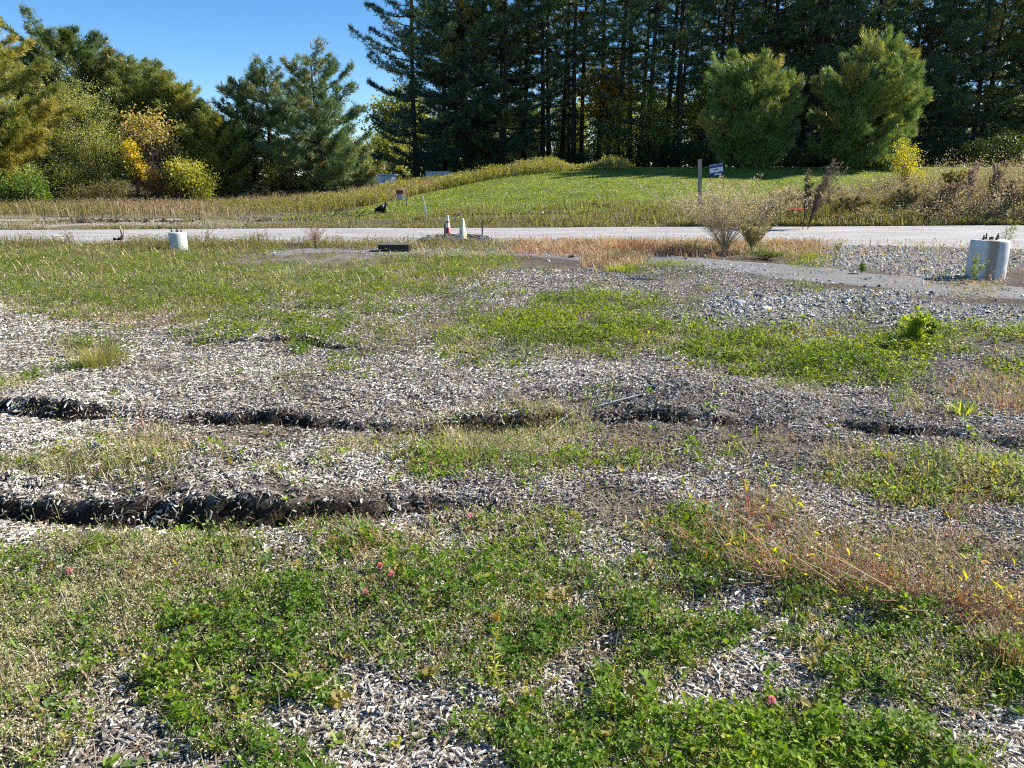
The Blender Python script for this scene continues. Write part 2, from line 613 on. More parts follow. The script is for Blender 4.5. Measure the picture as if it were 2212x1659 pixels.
def hz(x, y):
    x = np.asarray(x, float)
    y = np.asarray(y, float)
    near = 1 - sm(8.5, 11, y)
    z = 0.035 * fbm(x * 0.55, y * 0.55, 1, 3) * (0.25 + 0.75 * near)
    z = z + near * (0.030 * fbm(x * 2.0, y * 3.0, 2, 4))
    z = z + near * ledge(x, y, [(-400, 1100), (0, 1112), (170, 1122), (380, 1122), (560, 1112), (700, 1108), (840, 1110), (1000, 1110), (1300, 1110)],
                         [.15, .15, .17, .18, .15, .07, .05, .03, 0], 0.9, 41)
    z = z + near * ledge(x, y, [(300, 935), (560, 925), (700, 940), (930, 942), (1080, 930), (1250, 918), (1500, 925), (1800, 925), (2212, 950), (2600, 960)],
                         [0, .06, .15, .16, .11, .03, .045, .02, .07, .08], 1.1, 47)
    z = z + near * ledge(x, y, [(-200, 905), (40, 918), (150, 925), (330, 930), (470, 925), (560, 920)], [.03, .07, .08, .04, 0, 0], 0.6, 53)
    z = z + near * ledge(x, y, [(-200, 745), (150, 745), (300, 740), (640, 738), (840, 765), (960, 770), (1100, 790)], [.02, .03, .045, .04, .03, .02, 0], .6, 59)
    z = z + near * ledge(x, y, [(1350, 985), (1480, 960), (1650, 975), (1850, 965), (1900, 960)], [0, .03, .02, .03, 0], 0.5, 61)
    for px, py, rx, ry, a in ((1310, 850, 230, 0.6, .10), (1480, 860, 200, .55, .08), (1650, 880, 200, .5, .05), (500, 860, 300, .8, .07),
                              (150, 880, 260, .9, .07), (1900, 660, 150, 1.0, .14), (1640, 670, 120, 1.0, .10), (1480, 590, 120, 1.4, .08), (900, 1300, 260, .4, .05)):
        cx, cy = gp(px, py)
        sx = rx / FOC * cy
        z = z + a * np.exp(-((x - cx) / sx) ** 2 - ((y - cy) / ry) ** 2)
    rf = road_far(x)
    M = sm(-13, 5, x)
    z = z + (0.10 + 0.28 * M) * sm(0.1, 2.2, y - rf) + 0.05 * sm(0, 3, y - rf) * fbm(x * 0.8, y * 0.8, 77, 3)
    z = z + 1.88 * M * lin(29.0, 42.5, y) ** 0.92
    z = z + 0.35 * (1 - M) * sm(30, 50, y)
    return z


def hz1(x, y):
    return float(hz(np.array([x]), np.array([y]))[0])


def on(px, py):
    x, y = gp(px, py)
    z = hz1(x, y)
    x, y = gp(px, py, z)
    return np.array([x, y, hz1(x, y)])


# ------------------------------------------------------------------ ground sheet
def axis(segs):
    out = []
    for a, b, s in segs:
        out.append(np.arange(a, b, s))
    return np.concatenate(out)


hx = axis([(0, 5, .035), (5, 9, .07), (9, 20, .25), (20, 60, .8), (60, 420, 12)])
gx = np.concatenate([-hx[::-1][:-1], hx])
gy = axis([(-30, 0, 3), (0, 1.2, .2), (1.2, 6.2, .025), (6.2, 9.5, .05), (9.5, 20, .16), (20, 48, .3), (48, 100, 2), (100, 900, 25)])
X, Yg = np.meshgrid(gx, gy)
Xf, Yf = X.ravel(), Yg.ravel()
Z = hz(Xf, Yf)
nx, ny = len(gx), len(gy)
ii = np.arange(ny - 1)[:, None] * nx + np.arange(nx - 1)[None]
Fg = np.stack([ii, ii + 1, ii + nx + 1, ii + nx], -1).reshape(-1, 4)
cv = cover(Xf, Yf)
soil = np.array([0.075, 0.06, 0.048])
wmix = np.array([0.26, 0.23, 0.195])
bare = np.array([0.22, 0.185, 0.15])
stonec = np.array([0.24, 0.225, 0.21])
gcol = soil * np.ones((len(Xf), 3))
nzv = vnoise(Xf * 6, Yf * 6, 8)[:, None]
gcol = gcol * (1 - cv[:, 1:2]) + (soil * (1 - nzv) + wmix * nzv) * cv[:, 1:2]
gcol = gcol * (1 - cv[:, 6:7] * .6) + (bare * nzv + soil * (1 - nzv)) * cv[:, 6:7] * .6
gcol = gcol * (1 - cv[:, 5:6]) + stonec * cv[:, 5:6]
gr = np.array([0.08, 0.085, 0.04])
gcol = gcol * (1 - cv[:, 4:5] * .6) + gr * cv[:, 4:5] * .6
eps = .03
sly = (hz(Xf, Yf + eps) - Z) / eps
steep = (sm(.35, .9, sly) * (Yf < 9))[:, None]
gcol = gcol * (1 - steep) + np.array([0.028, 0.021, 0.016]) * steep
gcol = gcol * (1 - cv[:, 0:1] * .4) + np.array([0.10, 0.12, 0.035]) * cv[:, 0:1] * .4
# beyond the road: rough verge, mown slope, forest floor
rf = road_far(Xf)
far = sm(-0.6, 0.4, Yf - rf)[:, None]
verge = np.array([0.13, 0.115, 0.07]) * (0.7 + 0.6 * vnoise(Xf * .9, Yf * .9, 14))[:, None]
tanb = np.array([0.30, 0.265, 0.225])
tn = sm(.35, .55, vnoise(Xf * .35 + 9, Yf * 1.3, 15))[:, None] * (1 - sm(-14, -6, Xf))[:, None] * (1 - sm(30, 33, Yf))[:, None]
verge = verge * (1 - tn) + tanb * tn
left_edge = -8.6 + (Yf - 30) * 0.45 + 1.2 * fbm(Yf * .3, 0 * Yf, 21, 2)
mown = (sm(-0.8, 0.8, Xf - left_edge) * sm(1.6, 2.4, Yf - rf) * (1 - sm(47, 50, Yf)))[:, None]
mg = np.array([0.135, 0.175, 0.038]) * (0.85 + 0.3 * vnoise(Xf * .7, Yf * .7, 16))[:, None]
mg = mg * (1 - .3 * sm(.5, .7, vnoise(Xf * 2.2, Yf * 2.6, 18)))[:, None] * (1 - .5 * sm(.62, .8, vnoise(Xf * .5, Yf * .9, 19)))[:, None] + np.array([.2, .16, .08]) * (.5 * sm(.62, .8, vnoise(Xf * .5, Yf * .9, 19)))[:, None]
bf = np.stack([Xf * 0 + 0.09, Xf * 0 + 0.065, Xf * 0 + 0.04], 1)
fc = verge * (1 - mown) + mg * mown
ffl = sm(46, 52, Yf)[:, None]
fc = fc * (1 - ffl) + bf * ffl
gcol = gcol * (1 - far) + fc * far
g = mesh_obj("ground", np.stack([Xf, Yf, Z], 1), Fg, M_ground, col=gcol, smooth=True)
tag(g, "rough open field ground with wood chips, soil and a mown slope behind", "ground", kind="structure")


def strip(name, near_f, far_f, xs, rows, mat, lift, label, cat):
    P = []
    for k in range(rows + 1):
        t = k / rows
        y = near_f(xs) * (1 - t) + far_f(xs) * t
        P.append(np.stack([xs, y, hz(xs, y) + lift * (1 if 0 < k < rows else -1)], 1))
    V = np.concatenate(P)
    n = len(xs)
    i = np.arange(rows)[:, None] * n + np.arange(n - 1)[None]
    F = np.stack([i, i + 1, i + n + 1, i + n], -1).reshape(-1, 4)
    o = mesh_obj(name, V, F, mat, smooth=True)
    return tag(o, label, cat, kind="structure")


strip("gravel_road", road_near, road_far, np.arange(-45, 46, .3), 40, M_road, 0.022, "pale grey gravel road crossing the field", "road")
pn = np.array([gp(a, b) for a, b in ((600, 550), (700, 547), (900, 551), (1130, 554), (1400, 574), (1560, 590), (1700, 605), (1900, 624), (2212, 652), (2600, 690))])
pf = np.array([gp(a, b) for a, b in ((600, 540), (700, 538), (900, 541), (1130, 541), (1400, 546), (1560, 562), (1760, 576), (1920, 596), (2212, 624), (2600, 655))])


def pnear(x):
    return np.interp(x, pn[:, 0], pn[:, 1]) + 0.45 * fbm(x * 1.1, 0 * x, 33, 5)


def pfar(x):
    return np.interp(x, pf[:, 0], pf[:, 1]) + 0.5 * fbm(x * 1.1, 0 * x, 34, 5)


strip("asphalt_path", pnear, pfar, np.arange(-5.6, 13, .1), 14, M_asph, 0.014, "worn grey asphalt strip between the weeds and the gravel road", "path")


# ------------------------------------------------------------------ ground litter and low plants (uncountable)
def sample(n, y0, y1, seed, k=1.0, wid=0.74):
    """random ground positions, denser towards the near end"""
    rg = R(seed)
    u = rg.uniform(0, 1, n)
    if abs(k - 1) < 1e-6:
        y = y0 * (y1 / y0) ** u
    else:
        e = 1 - k
        y = (y0 ** e + u * (y1 ** e - y0 ** e)) ** (1 / e)
    x = rg.uniform(-1, 1, n) * (wid * y + 0.45)
    return x, y, rg


def gslope(x, y, e=0.03):
    z = hz(x, y)
    return z, (hz(x + e, y) - z) / e, (hz(x, y + e) - z) / e


def litter():
    parts = []
    TV = np.array([[-.5, -.42, 0], [.58, -.16, 0], [.5, .28, 0], [-.40, .5, 0], [-.46, -.2, .7], [.34, -.2, 1.0], [.5, .14, .7], [-.3, .38, .9]])
    TV[:, 2] -= 0.3
    TF = np.array([[4, 5, 6, 7], [0, 1, 5, 4], [1, 2, 6, 5], [2, 3, 7, 6], [3, 0, 4, 7]])
    got = []
    for n0, y0, y1, seed_, kk_ in ((420000, 1.35, 5.2, 100, .6), (330000, 5.2, 13.8, 102, .6)):
        x, y, rg = sample(n0, y0, y1, seed_, k=kk_)
        c = cover(x, y)[:, 1] * (.5 + .7 * sm(.22, .55, .6 * vnoise(x * 2.3, y * 3.4, 91) + .4 * vnoise(x * 8, y * 10, 92)))
        keep = rg.uniform(0, 1, len(x)) < np.clip(c, 0, 1) ** 1.2
        x, y = x[keep], y[keep]
        n = len(x)
        z, sx, sy = gslope(x, y)
        kp = rg.uniform(0, 1, n) > .8 * sm(.4, .95, sy)
        x, y, z, sx, sy = x[kp], y[kp], z[kp], sx[kp], sy[kp]
        n = len(x)
        sc = (1.0 + 0.075 * np.maximum(y - 2.5, 0)) * np.minimum(rg.lognormal(-.08, .48, n), 2.0)
        L = sc * 0.0120 * rg.uniform(.7, 1.6, n)
        Wd = sc * 0.0052 * rg.uniform(.5, 1.6, n)
        big = rg.uniform(0, 1, n) < 0.025
        L[big] *= rg.uniform(1.6, 3.2, big.sum())
        Wd[big] *= 1.25
        L = np.minimum(L, .06 + .004 * y)
        Wd = np.minimum(Wd, .011 + .001 * y)
        H = sc * 0.0024 * rg.uniform(.5, 1.5, n)
        yaw = rg.uniform(0, 2 * pi, n)
        tilt = rg.normal(0, .2, n)
        roll = rg.normal(0, .3, n)
        pit = tilt - (sx * np.cos(yaw) + sy * np.sin(yaw)) * 0.8
        M = rotm(yaw, pit, roll + (-sx * np.sin(yaw) + sy * np.cos(yaw)) * 0.8)
        S = np.stack([L, Wd, H], 1)
        pal = np.array([[.62, .57, .50], [.46, .42, .36], [.30, .26, .22], [.74, .70, .63], [.20, .155, .12], [.38, .38, .38], [.09, .075, .06], [.5, .38, .27]])
        ci = rg.choice(8, n, p=[.22, .23, .17, .09, .12, .06, .08, .03])
        C = pal[ci] * rg.uniform(.75, 1.1, n)[:, None] * (.55 + .45 * vnoise(x * 1.3, y * 1.8, 93) + .4 * vnoise(x * 5, y * 7, 94))[:, None]
        bl = cover(x, y)[:, 6]
        C = C * (1 - 0.35 * bl)[:, None]
        P = np.stack([x, y, z + 0.35 * H + rg.uniform(0, .008, n) * sc], 1)
        got.append(scatter(TV, TF, P, M, S, C))
    V, F, CC = join(got)
    F = F[0]
    o = mesh_obj("wood_chips", V, F, M_chip, col=CC)
    tag(o, "bleached grey and tan wood chips strewn over the soil", "wood chips", kind="stuff")
    # gravel stones
    TV = np.array([[0, 0, .6], [.5, 0, .1], [.2, .45, .12], [-.35, .4, .1], [-.55, -.05, .12], [-.2, -.5, .1], [.35, -.42, .12], [0, 0, -.3]])
    TF = np.array([[0, i, i % 6 + 1] for i in range(1, 7)])
    x, y, rg = sample(150000, 7.5, 27.5, 101, k=0.6)
    c = cover(x, y)[:, 5]
    rn = road_near(x)
    onroad = (y > rn)
    c = np.where(onroad, 0.2 + .3 * (y < rn + 1.5) + .3 * sm(3, 10, x) * (y < rn + 3.5) + .3 * (y > road_far(x) - .8), c)
    c = np.where((y > pnear(x)) & (y < pfar(x)) & (x > -5.5), 0.12, c)
    keep = (rg.uniform(0, 1, len(x)) < c) & (y < road_far(x) + .2)
    x, y = x[keep], y[keep]
    n = len(x)
    s = rg.lognormal(-3.7, .42, n) * (1 + 0.02 * y)
    s = np.where(y > road_near(x), s * 0.75, s)
    M = rotm(rg.uniform(0, 6.28, n), rg.normal(0, .3, n), rg.normal(0, .3, n))
    S = np.stack([s, s * rg.uniform(.6, 1, n), s * rg.uniform(.4, .8, n)], 1)
    pal = np.array([[.50, .49, .46], [.3, .3, .3], [.66, .64, .6], [.14, .14, .15], [.36, .31, .26]])
    C = pal[rg.choice(5, n, p=[.26, .26, .14, .22, .12])] * rg.uniform(.8, 1.15, n)[:, None]
    P = np.stack([x, y, hz(x, y) + .01], 1)
    V, F, CC = scatter(TV, TF, P, M, S, C)
    o = mesh_obj("gravel_stones", V, F, M_stone, col=CC)
    tag(o, "loose pale crushed stones on the road and beside it", "gravel", kind="stuff")


def leaflets(P, yaw, up, size, C, rg, fold=0.25):
    """obovate folded leaflets at P pointing yaw / up angle"""
    TV = np.array([[0, 0, 0], [.35, .30, .06], [.78, .36, .05], [1.0, 0, -.04], [.78, -.36, .05], [.35, -.30, .06]])
    TF = np.array([[0, 3, 2, 1], [0, 5, 4, 3]])
    n = len(P)
    M = rotm(yaw, -up, rg.normal(0, fold, n))
    S = np.stack([size, size * rg.uniform(.75, 1.1, n), size], 1)
    return scatter(TV, TF, P, M, S, C)


def clover():
    parts = []
    for (n0, y0, y1, seed, s0, k) in ((76000, 1.35, 5.6, 110, .0150, .5), (190000, 5.6, 16.5, 111, .022, .3)):
        x, y, rg = sample(n0, y0, y1, seed, k=k)
        c = cover(x, y)[:, 0]
        patch = vnoise(x * 3.5, y * 3.5, 120) * .35 + vnoise(x * 10, y * 10, 121) * .35 + vnoise(x * 24, y * 24, 122) * .3
        if y0 > 3:
            isl = sm(.66, .78, vnoise(x * 1.5, y * 1.3, 126)) * .55 * (cover(x, y)[:, 1] > .5)
            patch = .45 * vnoise(x * 1.3, y * 1.6, 123) + .55 * vnoise(x * 4.5, y * 5, 124)
            pr = np.clip(np.maximum(c, isl) * .95 - 1.1 * (1 - sm(.33, .66, patch)) * (1 - .15 * c), 0, 1) + .10 * c
        else:
            pr = np.clip(c * .95 - 1.05 * (1 - sm(.32, .72, patch)) * (1 - .2 * c), 0, 1) + 0.08 * c
        keep = rg.uniform(0, 1, len(x)) < pr
        x, y, pr = x[keep], y[keep], pr[keep]
        n = len(x)
        h = rg.uniform(.008, .08, n) * (.4 + .8 * pr) * (1 + .03 * y)
        base = np.stack([x, y, hz(x, y) + h], 1)
        yaw0 = rg.uniform(0, 2 * pi, n)
        s = s0 * rg.lognormal(0, .28, n)
        g0 = np.array([.16, .26, .018])
        g1 = np.array([.28, .37, .025])
        g2 = np.array([.085, .165, .022])
        m = rg.uniform(0, 1, n)[:, None]
        m2 = (vnoise(x * 1.6, y * 1.6, 125)[:, None] + rg.normal(0, .12, (n, 1))).clip(0, 1)
        C = g0 * (1 - m) + g1 * m
        C = C * m2 + g2 * (1 - m2) * 1.0 + C * 0.0
        if y0 > 3:
            C = C * [.98, .86, 1.2]
        yl = rg.uniform(0, 1, n) < .04
        C[yl] = np.array([.38, .36, .06]) * rg.uniform(.7, 1.1, (yl.sum(), 1))
        tilt_az = rg.uniform(0, 2 * pi, n)
        tilt = rg.uniform(0, 1.15, n)
        for q in range(3):
            yw = yaw0 + q * 2.09 + rg.normal(0, .15, n)
            up = .22 + tilt * np.cos(yw - tilt_az) + rg.normal(0, .12, n)
            parts.append(leaflets(base, yw, up, s, C * rg.uniform(.88, 1.12, (n, 1)), rg))
        # stalks
        r = rg.uniform(0, 1, n) < .5
        b2 = base[r].copy()
        b2[:, 2] -= h[r]
        parts.append(blades(b2 + rg.normal(0, .006, b2.shape) * [1, 1, 0], h[r], np.full(r.sum(), .0016), rg.uniform(0, 6.28, r.sum()), h[r] * .3, np.tile([.12, .14, .05], (r.sum(), 1))))
    # broader leaved weeds mixed in
    x, y, rg = sample(5200, 1.4, 9, 118, k=.5)
    kp = rg.uniform(0, 1, len(x)) < cover(x, y)[:, 0] * .5 + .02
    x, y = x[kp], y[kp]
    n = len(x)
    q = np.repeat(np.arange(n), 6)
    m = len(q)
    P = np.stack([x[q], y[q], hz(x, y)[q] + rg.uniform(.004, .03, m)], 1) + rg.normal(0, .006, (m, 3)) * [1, 1, 0]
    sz_ = rg.uniform(.022, .045, n)[q] * rg.uniform(.7, 1.1, m)
    yw = rg.uniform(0, 6.28, n)[q] + np.tile(np.arange(6), n) * 1.05 + rg.normal(0, .2, m)
    V, F, C = leaflets(P, yw, rg.uniform(.1, .9, m), sz_, np.array([[.17, .27, .07], [.22, .30, .06], [.13, .2, .07], [.30, .25, .08]])[rg.randint(0, 4, n)][q] * rg.uniform(.8, 1.2, (m, 1)), rg)
    V = V.reshape(m, 6, 3)
    V = P[:, None] + (V - P[:, None]) * [1, 1, 1]
    parts.append((V.reshape(-1, 3), F, C))
    V, F, C = join(parts)
    o = mesh_obj("clover", V, F, M_clover, col=C)
    tag(o, "low green clover patches covering the ground", "clover", kind="stuff")


def grasses():
    # fluffy tan low grass, olive weeds, red-tinted grass; each one uncountable mass
    def mass(name, label, chan, n0, y0, y1, seed, k, hmin, hmax, w0, pal, lean=.55, patchf=2.5, thr=.35, matr=M_dry, fuzz=0, cat="grass"):
        x, y, rg = sample(n0, y0, y1, seed, k=k)
        c = cover(x, y)[:, chan]
        patch = vnoise(x * patchf, y * patchf, seed + 5) * .6 + vnoise(x * patchf * 3, y * patchf * 3, seed + 6) * .4
        pr = np.clip(c * (0.25 + sm(thr, thr + .3, patch)), 0, 1)
        keep = (rg.uniform(0, 1, len(x)) < pr) & (y < road_far(x))
        x, y = x[keep], y[keep]
        n = len(x)
        sc = 1 + .03 * y
        h = rg.uniform(hmin, hmax, n) * rg.uniform(.5, 1, n)
        w = w0 * sc * rg.uniform(.6, 1.4, n)
        pal = np.array(pal)
        tone = np.clip(vnoise(x * .9, y * 1.2, seed + 7) * .7 + rg.uniform(0, .45, n), 0, .999)
        C = pal[(tone * len(pal)).astype(int)] * rg.uniform(.75, 1.2, (n, 1)) * (.7 + .6 * vnoise(x * 2.5, y * 3.5, seed + 8))[:, None]
        P = np.stack([x, y, hz(x, y) - .003], 1)
        pt = [blades(P, h, w, rg.uniform(0, 6.28, n), h * rg.uniform(.1, lean * 2, n), C)]
        if fuzz:
            m = n * fuzz
            q = rg.randint(0, n, m)
            Pz = P[q] + np.stack([rg.normal(0, .25, m) * h[q], rg.normal(0, .25, m) * h[q], h[q] * rg.uniform(.35, 1.0, m)], 1)
            pt.append(leaflets(Pz, rg.uniform(0, 6.28, m), rg.uniform(-.3, 1.2, m), w0 * 2.2 * sc[q] * rg.uniform(.6, 1.4, m), C[q] * rg.uniform(.8, 1.3, (m, 1)), rg))
        V, F, C = join(pt)
        o = mesh_obj(name, V, F, matr, col=C)
        tag(o, label, cat, kind="stuff")

    tan_ = [[.50, .42, .27], [.44, .39, .22], [.60, .53, .37], [.32, .33, .13]]
    mass("dry_grass", "fluffy tan dry grass growing in patches between the clover", 2, 260000, 1.4, 13, 130, .6, .02, .10, .0027, tan_, fuzz=4, thr=.2, cat="dry grass")
    ol = [[.19, .26, .05], [.26, .30, .08], [.13, .2, .045], [.36, .33, .16], [.22, .18, .11], [.16, .26, .045]]
    mass("weedy_grass", "low olive green weedy grass across the left of the field", 4, 170000, 2.0, 20, 131, .25, .03, .13, .006, ol, fuzz=2, thr=.15, matr=M_leaf, cat="grass")
    red = [[.48, .26, .17], [.50, .36, .23], [.40, .2, .14], [.52, .43, .29], [.26, .24, .10]]
    mass("red_grass", "rust red and straw coloured grass lying over the ground", 3, 110000, 2.0, 20, 132, .5, .04, .18, .003, red, lean=.8, thr=.3, cat="dry grass")
    mass("straw_grass", "pinkish straw grass along the asphalt strip and gravel road", 3, 90000, 11.5, 20, 137, .1, .08, .3, .009, [[.52, .34, .22], [.46, .28, .18], [.56, .44, .3], [.3, .26, .12]], lean=.7, thr=.1, fuzz=1, cat="dry grass")
    # green grass blades among the clover
    gr_ = [[.10, .17, .03], [.16, .22, .04], [.07, .12, .03]]
    mass("green_grass", "thin green grass blades growing through the clover", 0, 70000, 1.4, 13, 133, .6, .03, .13, .003, gr_, thr=.35, matr=M_leaf, cat="grass")
    # straws lying across everything
    x, y, rg = sample(7000, 1.4, 9, 134, k=.7)
    n = len(x)
    P = np.stack([x, y, hz(x, y) + .006], 1)
    h = rg.uniform(.01, .06, n)
    V, F, C = blades(P, h, rg.uniform(.0018, .004, n), rg.uniform(0, 6.28, n), rg.uniform(.05, .2, n), np.array([.42, .34, .24]) * rg.uniform(.5, 1.3, (n, 1)))
    tag(mesh_obj("dead_straw", V, F, M_dry, col=C), "loose bent dead straws lying over chips and clover", "straw", kind="stuff")
    # brown dead clover heads
    x, y, rg = sample(9000, 1.4, 5, 135, k=.6)
    c = cover(x, y)[:, 0]
    kp = rg.uniform(0, 1, len(x)) < c * .35
    x, y = x[kp], y[kp]
    n = len(x)
    TV = np.array([[0, 0, .6], [.5, 0, .0], [.2, .45, .02], [-.35, .4, .0], [-.55, -.05, .02], [-.2, -.5, .0], [.35, -.42, .02], [0, 0, -.5]])
    TF = np.array([[0, i, i % 6 + 1] for i in range(1, 7)] + [[7, i % 6 + 1, i] for i in range(1, 7)])
    s = rg.uniform(.007, .014, n)
    V, F, C = scatter(TV, TF, np.stack([x, y, hz(x, y) + rg.uniform(.02, .055, n)], 1), rotm(rg.uniform(0, 6, n), rg.uniform(0, 3, n), rg.uniform(0, 3, n)), np.stack([s, s, s], 1), np.array([.17, .075, .05]) * rg.uniform(.5, 1.4, (n, 1)))
    tag(mesh_obj("dead_clover_heads", V, F, M_dry, col=C), "brown withered clover heads dotted through the green patches", "seed heads", kind="stuff")


litter()
clover()
grasses()


# ------------------------------------------------------------------ far verge and weeds beyond the road
def tall_mass(name, label, cat, xy, rg, h, w, pal, fuzz, fsize, lean=.25, top=.4, matr=M_dry, fpal=None, js=.035):
    x, y = xy
    n = len(x)
    pal = np.array(pal)
    fpal = pal if fpal is None else np.array(fpal)
    ci = rg.randint(0, len(pal), n)
    C = pal[ci] * rg.uniform(.75, 1.2, (n, 1))
    P = np.stack([x, y, hz(x, y) - .02], 1)
    yaw = rg.uniform(0, 6.28, n)
    ln = h * rg.uniform(0, lean * 2, n)
    pt = [blades(P, h, w, yaw, ln, C)]
    if fuzz:
        m = n * fuzz
        q = rg.randint(0, n, m)
        t = 1 - (1 - top) * rg.uniform(0, 1, m) ** 1.2 if False else top + (1 - top) * rg.uniform(0, 1, m)
        off = ln[q] * (t * .5 + .5 * t * t)
        Pz = P[q] + np.stack([np.cos(yaw[q]) * off + rg.normal(0, js, m), np.sin(yaw[q]) * off + rg.normal(0, js, m), h[q] * t * .96], 1)
        fc_ = fpal[rg.randint(0, len(fpal), n)][q] * rg.uniform(.7, 1.3, (m, 1))
        pt.append(leaflets(Pz, rg.uniform(0, 6.28, m), rg.uniform(0, 1.3, m), fsize * rg.uniform(.6, 1.4, m), fc_, rg, fold=.8))
    V, F, C = join(pt)
    return tag(mesh_obj(name, V, F, matr, col=C), label, cat, kind="stuff")


def far_weeds():
    rg = R(200)
    # tall weeds, left half, between verge and trees
    n = 34000
    x = rg.uniform(-42, -2, n)
    y = rg.uniform(30.0, 45, n)
    le = -8.6 + (y - 30) * 0.45
    den = sm(0, 2, y - (32.0 + 1.6 * fbm(x * .15, 0 * x, 201, 2) - 2.0 * sm(-8, -16, x) * 0)) + .15
    kp = (x < le + .3 * rg.normal(0, 1, n)) & (rg.uniform(0, 1, n) < den) & (np.abs(x) < .78 * y)
    x, y = x[kp], y[kp]
    h = rg.uniform(.3, .72, len(x)) * (.7 + .5 * vnoise(x * .5, y * .5, 202)) * (1 - .0 * x)
    tn = (vnoise(x * .25, y * .3, 203) + rg.normal(0, .1, len(x))) > .5
    pal_o = [[.21, .19, .075], [.27, .24, .10], [.15, .15, .06], [.30, .24, .13]]
    pal_t = [[.38, .28, .17], [.33, .25, .16], [.42, .33, .22], [.24, .17, .12]]
    tall_mass("tall_olive_weeds", "tall olive and yellow weeds in front of the left trees", "weeds", (x[~tn], y[~tn]), rg, h[~tn], rg.uniform(.012, .03, (~tn).sum()), pal_o, 6, .05, matr=M_leaf)
    tall_mass("tall_straw_grass", "tall straw coloured dead grass left of the mown slope", "dry grass", (x[tn], y[tn]), rg, h[tn], rg.uniform(.012, .028, tn.sum()), pal_t, 3, .045)
    # golden weeds on the left shoulder of the mown slope
    n = 16000
    x = rg.uniform(-10, 8.6, n)
    y = rg.uniform(35, 44.5, n)
    edge = -8.6 + (y - 30) * 0.45
    band = (x < edge + 4.5 * sm(38, 44, y)) | ((y > 41.4) & (x < 6.2 + rg.normal(0, .3, n)))
    kp = (x > edge - 5) & band
    x, y = x[kp], y[kp]
    h = rg.uniform(.25, .62, len(x)) * (.5 + .9 * vnoise(x * .9, y * .6, 204)) * (1 + .5 * sm(-.5, .8, x) * (1 - sm(2.2, 3.4, x))) * np.interp(x, [3, 3.6, 4.4, 5.2, 6.3], [1, .7, .6, 1, .8])
    tall_mass("goldenrod", "yellow green seeding goldenrod along the shoulder of the mown slope", "weeds", (x, y), rg, h, rg.uniform(.012, .026, len(x)), [[.24, .24, .07], [.30, .27, .10], [.18, .18, .07]], 8, .055, lean=.12, top=.35, matr=M_leaf,
              fpal=[[.33, .31, .09], [.27, .27, .08], [.40, .34, .16], [.22, .19, .10]])
    # verge grass along the far side of the road
    n = 80000
    x = rg.uniform(-36, 34, n)
    y = road_far(x) + rg.uniform(-.15, 1, n) ** 1.4 * 4.6
    y = np.where(np.isnan(y), road_far(x), y)
    kp = (np.abs(x) < .76 * y) & (rg.uniform(0, 1, n) < (.2 + .75 * sm(.35, .6, vnoise(x * .6, y * 1.4, 205))) * (.3 + .7 * sm(-9, -5, x)))
    x, y = x[kp], y[kp]
    h = rg.uniform(.05, .3, len(x)) * (.5 + 1.0 * vnoise(x * .9, y * 1.5, 207)) * (.75 + .6 * sm(-6, 6, x))
    tall_mass("verge_grass", "rough green and tan grass on the far bank of the road", "grass", (x, y), rg, h, rg.uniform(.012, .026, len(x)), [[.17, .19, .07], [.26, .23, .13], [.14, .16, .06], [.34, .29, .2], [.2, .15, .1]], 2, .035, lean=.4, matr=M_leaf)
    # ragged weeds on the near edge of the road
    n = 15000
    x = rg.uniform(-17, 14, n)
    y = road_near(x) - .1 - np.abs(rg.normal(0, 1.2, n))
    kp = (rg.uniform(0, 1, n) < sm(.3, .6, vnoise(x * 1.1, y * .8, 208)) * np.interp(x, [-5, 0, 3, 14], [1, .5, .22, .12])) & (np.abs(x) < .76 * y) & ~((y > pnear(x)) & (y < pfar(x)) & (x > -5.5))
    x, y = x[kp], y[kp]
    h = rg.uniform(.05, .3, len(x)) * (.5 + vnoise(x * 1.7, y * 1.7, 210))
    tall_mass("roadside_weeds", "ragged brown and olive weeds on the near edge of the gravel road", "weeds", (x, y), rg, h, rg.uniform(.006, .014, len(x)), [[.2, .2, .08], [.28, .22, .14], [.16, .19, .06], [.24, .17, .11]], 6, .025, lean=.3, top=.3, matr=M_leaf)
    # mown grass
    n = 110000
    x = rg.uniform(-9, 34, n)
    y = 28.5 + (45.5 - 28.5) * rg.uniform(0, 1, n) ** 1.15
    le = -8.6 + (y - 30) * 0.45 + 1.2 * fbm(y * .3, 0 * y, 21, 2)
    kp = (x > le) & (y > road_far(x) + 1.8) & (np.abs(x) < .76 * y)
    x, y = x[kp], y[kp]
    n = len(x)
    tone = vnoise(x * .8, y * .8, 206)[:, None]
    P = np.stack([x, y, hz(x, y) - .005], 1)
    C = (np.array([.17, .235, .04]) * (1 - tone) + np.array([.26, .30, .07]) * tone) * rg.uniform(.75, 1.25, (n, 1))
    br = rg.uniform(0, 1, n) < .07
    C[br] = [.30, .25, .12]
    V, F, C = blades(P, rg.uniform(.03, .075, n), rg.uniform(.02, .045, n), rg.uniform(0, 6.28, n), rg.uniform(.0, .06, n), C)
    tag(mesh_obj("mown_grass", V, F, M_leaf, col=C), "short bright green mown grass on the slope", "grass", kind="stuff")
    # tall brown weeds on the right bank
    n = 6500
    x = rg.uniform(11, 31, n)
    d = rg.uniform(0, 1, n) ** 1.2 * 5.5
    y = road_far(x) + .3 + d
    prof = np.interp(x, [11, 13, 15, 17, 19, 22, 31], [.3, .5, .85, 1.3, 1.55, 1.7, 1.8])
    kp = (np.abs(x) < .76 * y) & (rg.uniform(0, 1, n) < np.interp(x, [11, 14, 18], [.35, .7, 1]))
    x, y, prof = x[kp], y[kp], prof[kp]
